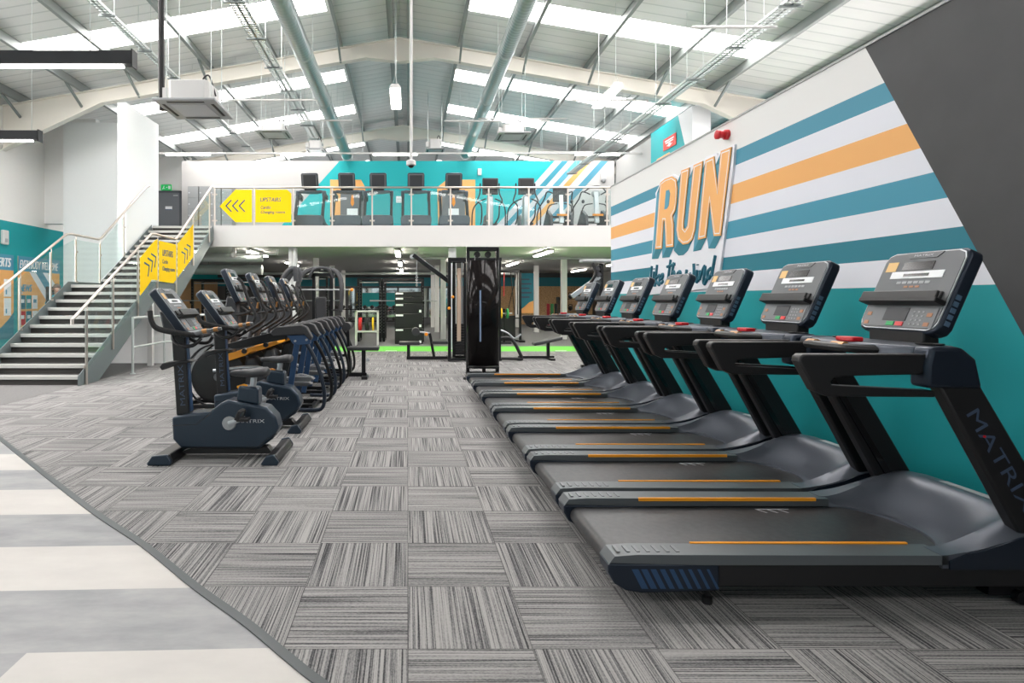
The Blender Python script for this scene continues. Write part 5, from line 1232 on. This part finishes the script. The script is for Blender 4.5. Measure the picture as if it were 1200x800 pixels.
# power racks
def rack(label, x_, y_, w, bar=True, hgt=2.3):
    o = empty('power_rack', (x_, y_, 0), label, 'power rack', 'black power racks at the back of the gym')
    for s in (-1, 1):
        for t_ in (-.5, .5):
            p = MB().box(s*w-.04, s*w+.04, t_-.04, t_+.04, 0, hgt).build('post', M_blackm, o, smooth=False)
            m_ = MB(); [m_.box(s*w-.012, s*w+.012, t_-.043, t_-.041, .3+q*.1, .33+q*.1) for q in range(int((hgt-.5)/.1))]; m_.build('hole_row', M_midg, p, smooth=False)
    for q in (-.53, .47): MB().box(-w, w, q, q+.06, hgt-.08, hgt).build('cross_beam', M_blackm, o, smooth=False)
    MB().box(-w-.03, -w+.03, -.5, .5, 0, .06).box(w-.03, w+.03, -.5, .5, 0, .06).box(-w-.03, -w+.03, -.5, .5, hgt-.08, hgt).box(w-.03, w+.03, -.5, .5, hgt-.08, hgt).build('side_rail', M_blackm, o, smooth=False)
    MB().tube([(-w, -.45, hgt-.15), (w, -.45, hgt-.15)], .018, 8).build('pull_up_bar', M_ltg, o)
    MB().box(-w-.05, -w+.05, -.62, -.5, 1.25, 1.33).box(w-.05, w+.05, -.62, -.5, 1.25, 1.33).build('bar_hook', M_blackm, o)
    if not bar: return o
    b = empty('barbell', (x_, y_-.58, 1.35), 'long steel barbell racked on the '+label.split(',')[0].replace('black power rack ', 'rack '), 'barbell', 'barbells on the racks')
    MB().tube([(-1.1, 0, 0), (1.1, 0, 0)], .016, 8).build('bar', M_silver, b); MB().tube([(-1.1, 0, 0), (-.72, 0, 0)], .026, 10).tube([(.72, 0, 0), (1.1, 0, 0)], .026, 10).build('sleeve', M_silver, b)
    return o
rack('black power rack left of the plyometric boxes', -1.27, 19.4, .36, False, 2.1)
rack('black power rack directly behind the boxes, second of the line', -.15, 19.45, .64, True, 2.1)
rack('black power rack seen behind the chest fly machine, left of the line', -3.6, 21.8, .6)
rack('black power rack at the far left by the timber-faced wall', -6.9, 20.5, .6, hgt=2.1)
rack('black power rack beside the far left one, nearer the stairs', -5.3, 19.2, .55, hgt=2.1)
# mirrors on the back wall
M_mirror = mat('mirror', (215, 222, 222), .05, .95)
for k, (xa, xb) in enumerate(((-3.3, -.6), (-.5, 2.2))):
    o = empty('wall_mirror', ((xa+xb)/2, YB-.01, .4), 'large wall mirror on the back wall, %s one' % ('left' if k == 0 else 'right'), 'mirror', 'mirrors on the back wall')
    w_ = (xb-xa)/2; MB().box(-w_, w_, -.01, 0, 0, 1.62).build('glass', M_mirror, o, smooth=False); MB().box(-w_-.02, w_+.02, -.015, .01, 1.62, 1.66).box(-w_-.02, w_+.02, -.015, .01, -.04, 0).build('frame', M_darkg, o, smooth=False)
o = empty('wall_graphic', (-1.6, YB-.6, 0), 'teal and yellow banner standing before the left back mirror', 'banner')
MB().box(-1.2, 1.1, 0, .02, 1.0, 1.75).build('panel', M_teal, o, smooth=False); MB().box(-1.2, -.9, -.01, 0, 1.0, 1.75).build('stripe', M_yellow, o, smooth=False); MB().tube([(-1.1, .01, 0), (-1.1, .01, 1)], .02, 8).tube([(1.0, .01, 0), (1.0, .01, 1)], .02, 8).build('stand', M_blackm, o)
# dumbbell rack
o = empty('dumbbell_rack', (-2.0, 24.6, 0), 'two-tier black dumbbell rack along the back of the gym', 'rack')
MB().box(-1.9, -1.82, -.3, .3, 0, 1.15).box(1.82, 1.9, -.3, .3, 0, 1.15).build('end_frame', M_blackm, o)
for z_ in (.45, .95): MB().box(-1.85, 1.85, -.25, -.17, z_, z_+.04).box(-1.85, 1.85, .1, .18, z_, z_+.04).build('shelf', M_blackm, o)
def dumbbell(): 
    d = empty('dumbbell', (0, 0, 0), 'x', 'dumbbell', 'dumbbells on the two-tier rack')
    MB().tube([(0, -.1, 0), (0, .1, 0)], .016, 8).build('handle', M_silver, d)
    for s in (-1, 1): MB().lathe([(.06, s*.08), (.078, s*.09), (.078, s*.17), (.06, s*.18)], (0, 0, 0), 'y', 8).build('head', M_rub, d)
    return d
D0 = dumbbell(); first = True
for r_, z_ in enumerate((.57, 1.07)):
    for k in range(12):
        p = (-2.0-1.7+k*.31, 24.57, z_); lb = 'black hex dumbbell, %s from the left on the %s tier' % (ORD[k], 'lower' if r_ == 0 else 'upper')
        if first: D0.location = p; D0['label'] = lb; first = False
        else: dup(D0, p, lb)
# suspension rack with red strap (right of tower)
o = empty('suspension_frame', (3.3, 19.0, 0), 'black suspension training frame with hanging straps right of the tower', 'training frame')
MB().box(-.45, -.38, -.04, .04, 0, 2.35).box(.38, .45, -.04, .04, 0, 2.35).box(-.45, .45, -.04, .04, 2.28, 2.35).build('frame', M_blackm, o, smooth=False); MB().box(-.5, -.3, -.4, .4, 0, .06).box(.3, .5, -.4, .4, 0, .06).build('base', M_blackm, o)
MB().tube([(-.12, -.03, 2.28), (-.14, -.06, 1.5)], .05, 8, flat=.3).build('red_strap', M_redp, o)
m_ = MB(); m_.tube([(.1, 0, 2.28), (.2, 0, 1.2), (.25, 0, .8)], .014, 6).tube([(.3, 0, 2.28), (.05, 0, 1.2), (.0, 0, .8)], .014, 6).tube([(.33, 0, 2.28), (.33, 0, .9)], .014, 6); m_.build('strap', M_rub, o)
m_ = MB(); [m_.tube([(a-.07, 0, .78), (a+.07, 0, .78)], .02, 8) for a in (.25, 0, .33)]; m_.build('strap_handle', M_black, o)
MB().box(-.25, .3, .25, .3, .0, .85).build('weight_tower', M_black, o)
plate((2.95, 18.2, .95), .16, M_yelp, 'yellow plate hung low on the stand right of the tower', .03, 'coloured plates right of the tower')
plate((3.15, 18.2, .95), .16, M_grnp, 'green plate hung low on the stand right of the tower', .03, 'coloured plates right of the tower')
o = empty('plate_stand', (3.05, 18.2, 0), 'slim black plate stand right of the tower', 'plate stand'); MB().tube([(-.25, 0, .95), (.25, 0, .95)], .02, 8).build('peg', M_silver, o); MB().box(-.03, .03, .02, .08, .03, 1.1).build('post', M_blackm, o); MB().box(-.2, .2, -.2, .25, 0, .04).build('base', M_blackm, o)
# timber-faced area, teal poster, exercise bikes shelf on the right back
struct(MB().box(5.0, 10.3, 31.9, 32, 0, 2.12).build('wall_timber', M_osb, smooth=False))
o = empty('wall_poster', (5.55, 28.6, .7), 'teal and orange poster panel with white writing on the back right', 'poster')
MB().box(-.1, .9, 0, .04, 0, 2.0).build('panel', M_artD, o, smooth=False); MB().prism([(-.1, 0), (.9, 0), (.9, .7), (.5, .55), (.1, .2), (-.1, .15)], 'y', -.01, 0).build('orange_field', M_artO, o, smooth=False)
m_ = MB(); [m_.box(.0, .5+.1*(q % 2), -.012, 0, 1.65-q*.22, 1.72-q*.22) for q in range(5)]; m_.build('writing', M_lettN, o, smooth=False)
MB().box(-.1, -.05, .0, .04, -.7, 0).box(.85, .9, .0, .04, -.7, 0).build('stand', M_blackm, o)
def shelfu(x_, y_, label, items):
    o = empty('storage_rack', (x_, y_, 0), label, 'storage rack', 'storage racks before the timber wall')
    MB().box(-.6, -.55, -.25, .25, 0, 1.5).box(.55, .6, -.25, .25, 0, 1.5).build('end_frame', M_blackm, o)
    for z_ in (.3, .85, 1.4): MB().box(-.6, .6, -.22, .22, z_, z_+.03).build('shelf', M_blackm, o)
    k = 0
    for z_ in (.33, .88, 1.43):
        for q in range(3):
            c_ = (M_rub, M_redp, M_darkg, M_navy, M_rub, M_grnp, M_rub, M_darkg, M_rub)[k]; k += 1
            b = empty('kettlebell', (x_-.35+q*.35, y_, z_), '%s kettlebell, %s on the %s shelf of the %s' % ({M_rub: 'black', M_redp: 'red', M_darkg: 'grey', M_navy: 'navy', M_grnp: 'green'}[c_], ('left', 'middle', 'right')[q], {.33: 'lowest', .88: 'middle', 1.43: 'top'}[z_], label.split('before')[0].replace('black storage rack ', 'rack ').strip()), 'kettlebell', 'kettlebells on the storage racks')
            MB().ball((0, 0, .11), (.11, .11, .11), 14).build('weight', c_, b); MB().tube([(-.07, 0, .17), (-.07, 0, .27), (.07, 0, .27), (.07, 0, .17)], .018, 8, smooth=4).build('handle', M_blackm, b)
shelfu(7.5, 26.5, 'black storage rack nearer the right column before the timber wall', 0)
shelfu(9.2, 26.5, 'black storage rack at far right before the timber wall', 0)
# rolled mats
for k, c_ in enumerate(((150, 40, 50), (60, 130, 80), (40, 42, 46))):
    o = empty('rolled_mat', (6.35+k*.18, 26.0, 0), '%s rolled mat standing upright by the storage rack' % ('dark red', 'green', 'black')[k], 'rolled mat', 'rolled mats')
    MB().lathe([(.03, 0), (.07, 0), (.07, 1.2), (.03, 1.2)], (0, 0, 0), n=18).build('roll', mat('mat_%d' % k, c_, .8), o); MB().lathe([(.073, .55), (.073, .6)], (0, 0, 0), n=18).build('band', M_black, o)
# turf line marks
for k, x_ in enumerate((-.6, 1.9, 4.0)):
    o = empty('turf_marking', (x_, 15.55, 0), 'short white line on the near edge of the green turf, %s' % ('left one', 'middle one', 'right one')[k], 'floor marking', 'white turf marks')
    MB().box(0, .3, 0, .06, .001, .004).build('line', M_paper, o, smooth=False)
# ================================================================== PERSON behind the stairs
P = empty('person', (-9.78, 16.0, 0), 'person in a turquoise top standing behind the staircase', 'person')
me = bpy.data.meshes.new('body')
J = {'pel': ((0, 0, .93), .13), 'sp': ((0, 0, 1.12), .125), 'ch': ((0, 0, 1.30), .14), 'nk': ((0, 0, 1.43), .06), 'hd0': ((0, -.01, 1.50), .06), 'hd1': ((0, -.015, 1.585), .088), 'hd2': ((0, -.005, 1.66), .07)}
edges = [('pel', 'sp'), ('sp', 'ch'), ('ch', 'nk'), ('nk', 'hd0'), ('hd0', 'hd1'), ('hd1', 'hd2')]
for s, n_ in ((-1, 'l'), (1, 'r')):
    J.update({'sh'+n_: ((s*.17, 0, 1.37), .06), 'el'+n_: ((s*.23, .02, 1.10), .043), 'wr'+n_: ((s*.24, -.08, .88), .03), 'pm'+n_: ((s*.24, -.11, .80), .032),
              'hp'+n_: ((s*.09, 0, .86), .095), 'kn'+n_: ((s*.10, -.01, .48), .06), 'an'+n_: ((s*.10, .02, .09), .042), 'to'+n_: ((s*.11, -.13, .045), .035)})
    edges += [('ch', 'sh'+n_), ('sh'+n_, 'el'+n_), ('el'+n_, 'wr'+n_), ('wr'+n_, 'pm'+n_), ('pel', 'hp'+n_), ('hp'+n_, 'kn'+n_), ('kn'+n_, 'an'+n_), ('an'+n_, 'to'+n_)]
    for f_ in range(4):
        b_ = (s*.24, -.135+.0, 0); nm = 'f%d%s' % (f_, n_); yy = -.14+f_*.02
        J[nm+'a'] = ((s*.24, yy, .755), .009); J[nm+'b'] = ((s*.235, yy, .715+.005*abs(f_-1)), .008); edges += [('pm'+n_, nm+'a'), (nm+'a', nm+'b')]
    J['th'+n_] = ((s*.225, -.16, .80), .011); J['tg'+n_] = ((s*.22, -.175, .765), .009); edges += [('pm'+n_, 'th'+n_), ('th'+n_, 'tg'+n_)]
names = list(J); idx = {n_: i for i, n_ in enumerate(names)}
me.from_pydata([J[n_][0] for n_ in names], [(idx[a], idx[b]) for a, b in edges], []); me.materials.append(M_skin)
body = bpy.data.objects.new('body', me); COL.objects.link(body); body.parent = P
sk = body.modifiers.new('skin', 'SKIN')
for i, n_ in enumerate(names): r_ = J[n_][1]; me.skin_vertices[0].data[i].radius = (r_, r_*.8 if n_ in ('pel', 'sp', 'ch') else r_)
me.skin_vertices[0].data[0].use_root = True
body.modifiers.new('sub', 'SUBSURF').levels = 2; body.modifiers['sub'].render_levels = 2
m_ = MB(); m_.ball((0, -.01, 1.62), (.088, .10, .11), 16); m_.v = [v for v in m_.v]
MB().ball((0, .015, 1.635), (.093, .098, .095), 16).build('hair', M_hair, P)
f_ = MB(); f_.ball((-.032, -.098, 1.585), .011, 8).ball((.032, -.098, 1.585), .011, 8); f_.build('eyes', M_paper, P)
MB().prism([(-.112, 1.545), (-.09, 1.59), (-.09, 1.54)], 'x', -.012, .012).build('nose', M_skin, P); MB().box(-.022, .022, -.099, -.09, 1.518, 1.526).build('mouth', M_redp, P)
MB().ball((-.092, 0, 1.58), (.012, .02, .03), 8).ball((.092, 0, 1.58), (.012, .02, .03), 8).build('ears', M_skin, P)
MB().tube([(0, 0, .88), (0, 0, 1.05), (0, 0, 1.28), (0, 0, 1.40), (0, 0, 1.44)], [.16, .155, .18, .13, .07], 18, smooth=3, flat=1.0).tube([(-.15, 0, 1.37), (-.21, .01, 1.18)], [.075, .065], 12).tube([(.15, 0, 1.37), (.21, .01, 1.18)], [.075, .065], 12).build('shirt', M_shirt, P)
MB().tube([(-.085, 0, .93), (-.10, 0, .5), (-.10, .01, .1)], [.12, .085, .07], 12).tube([(.085, 0, .93), (.10, 0, .5), (.10, .01, .1)], [.12, .085, .07], 12).build('trousers', M_trouser, P)
for s in (-1, 1): MB().prism([(-.19, 0), (-.19, .03), (-.12, .07), (-.03, .1), (.07, .1), (.08, 0)], 'x', s*.105-.045, s*.105+.045).build('shoe', M_rub, P, bevel=.012)
P.rotation_euler = (0, 0, .6); P.scale = (1.06, 1.06, 1.06)
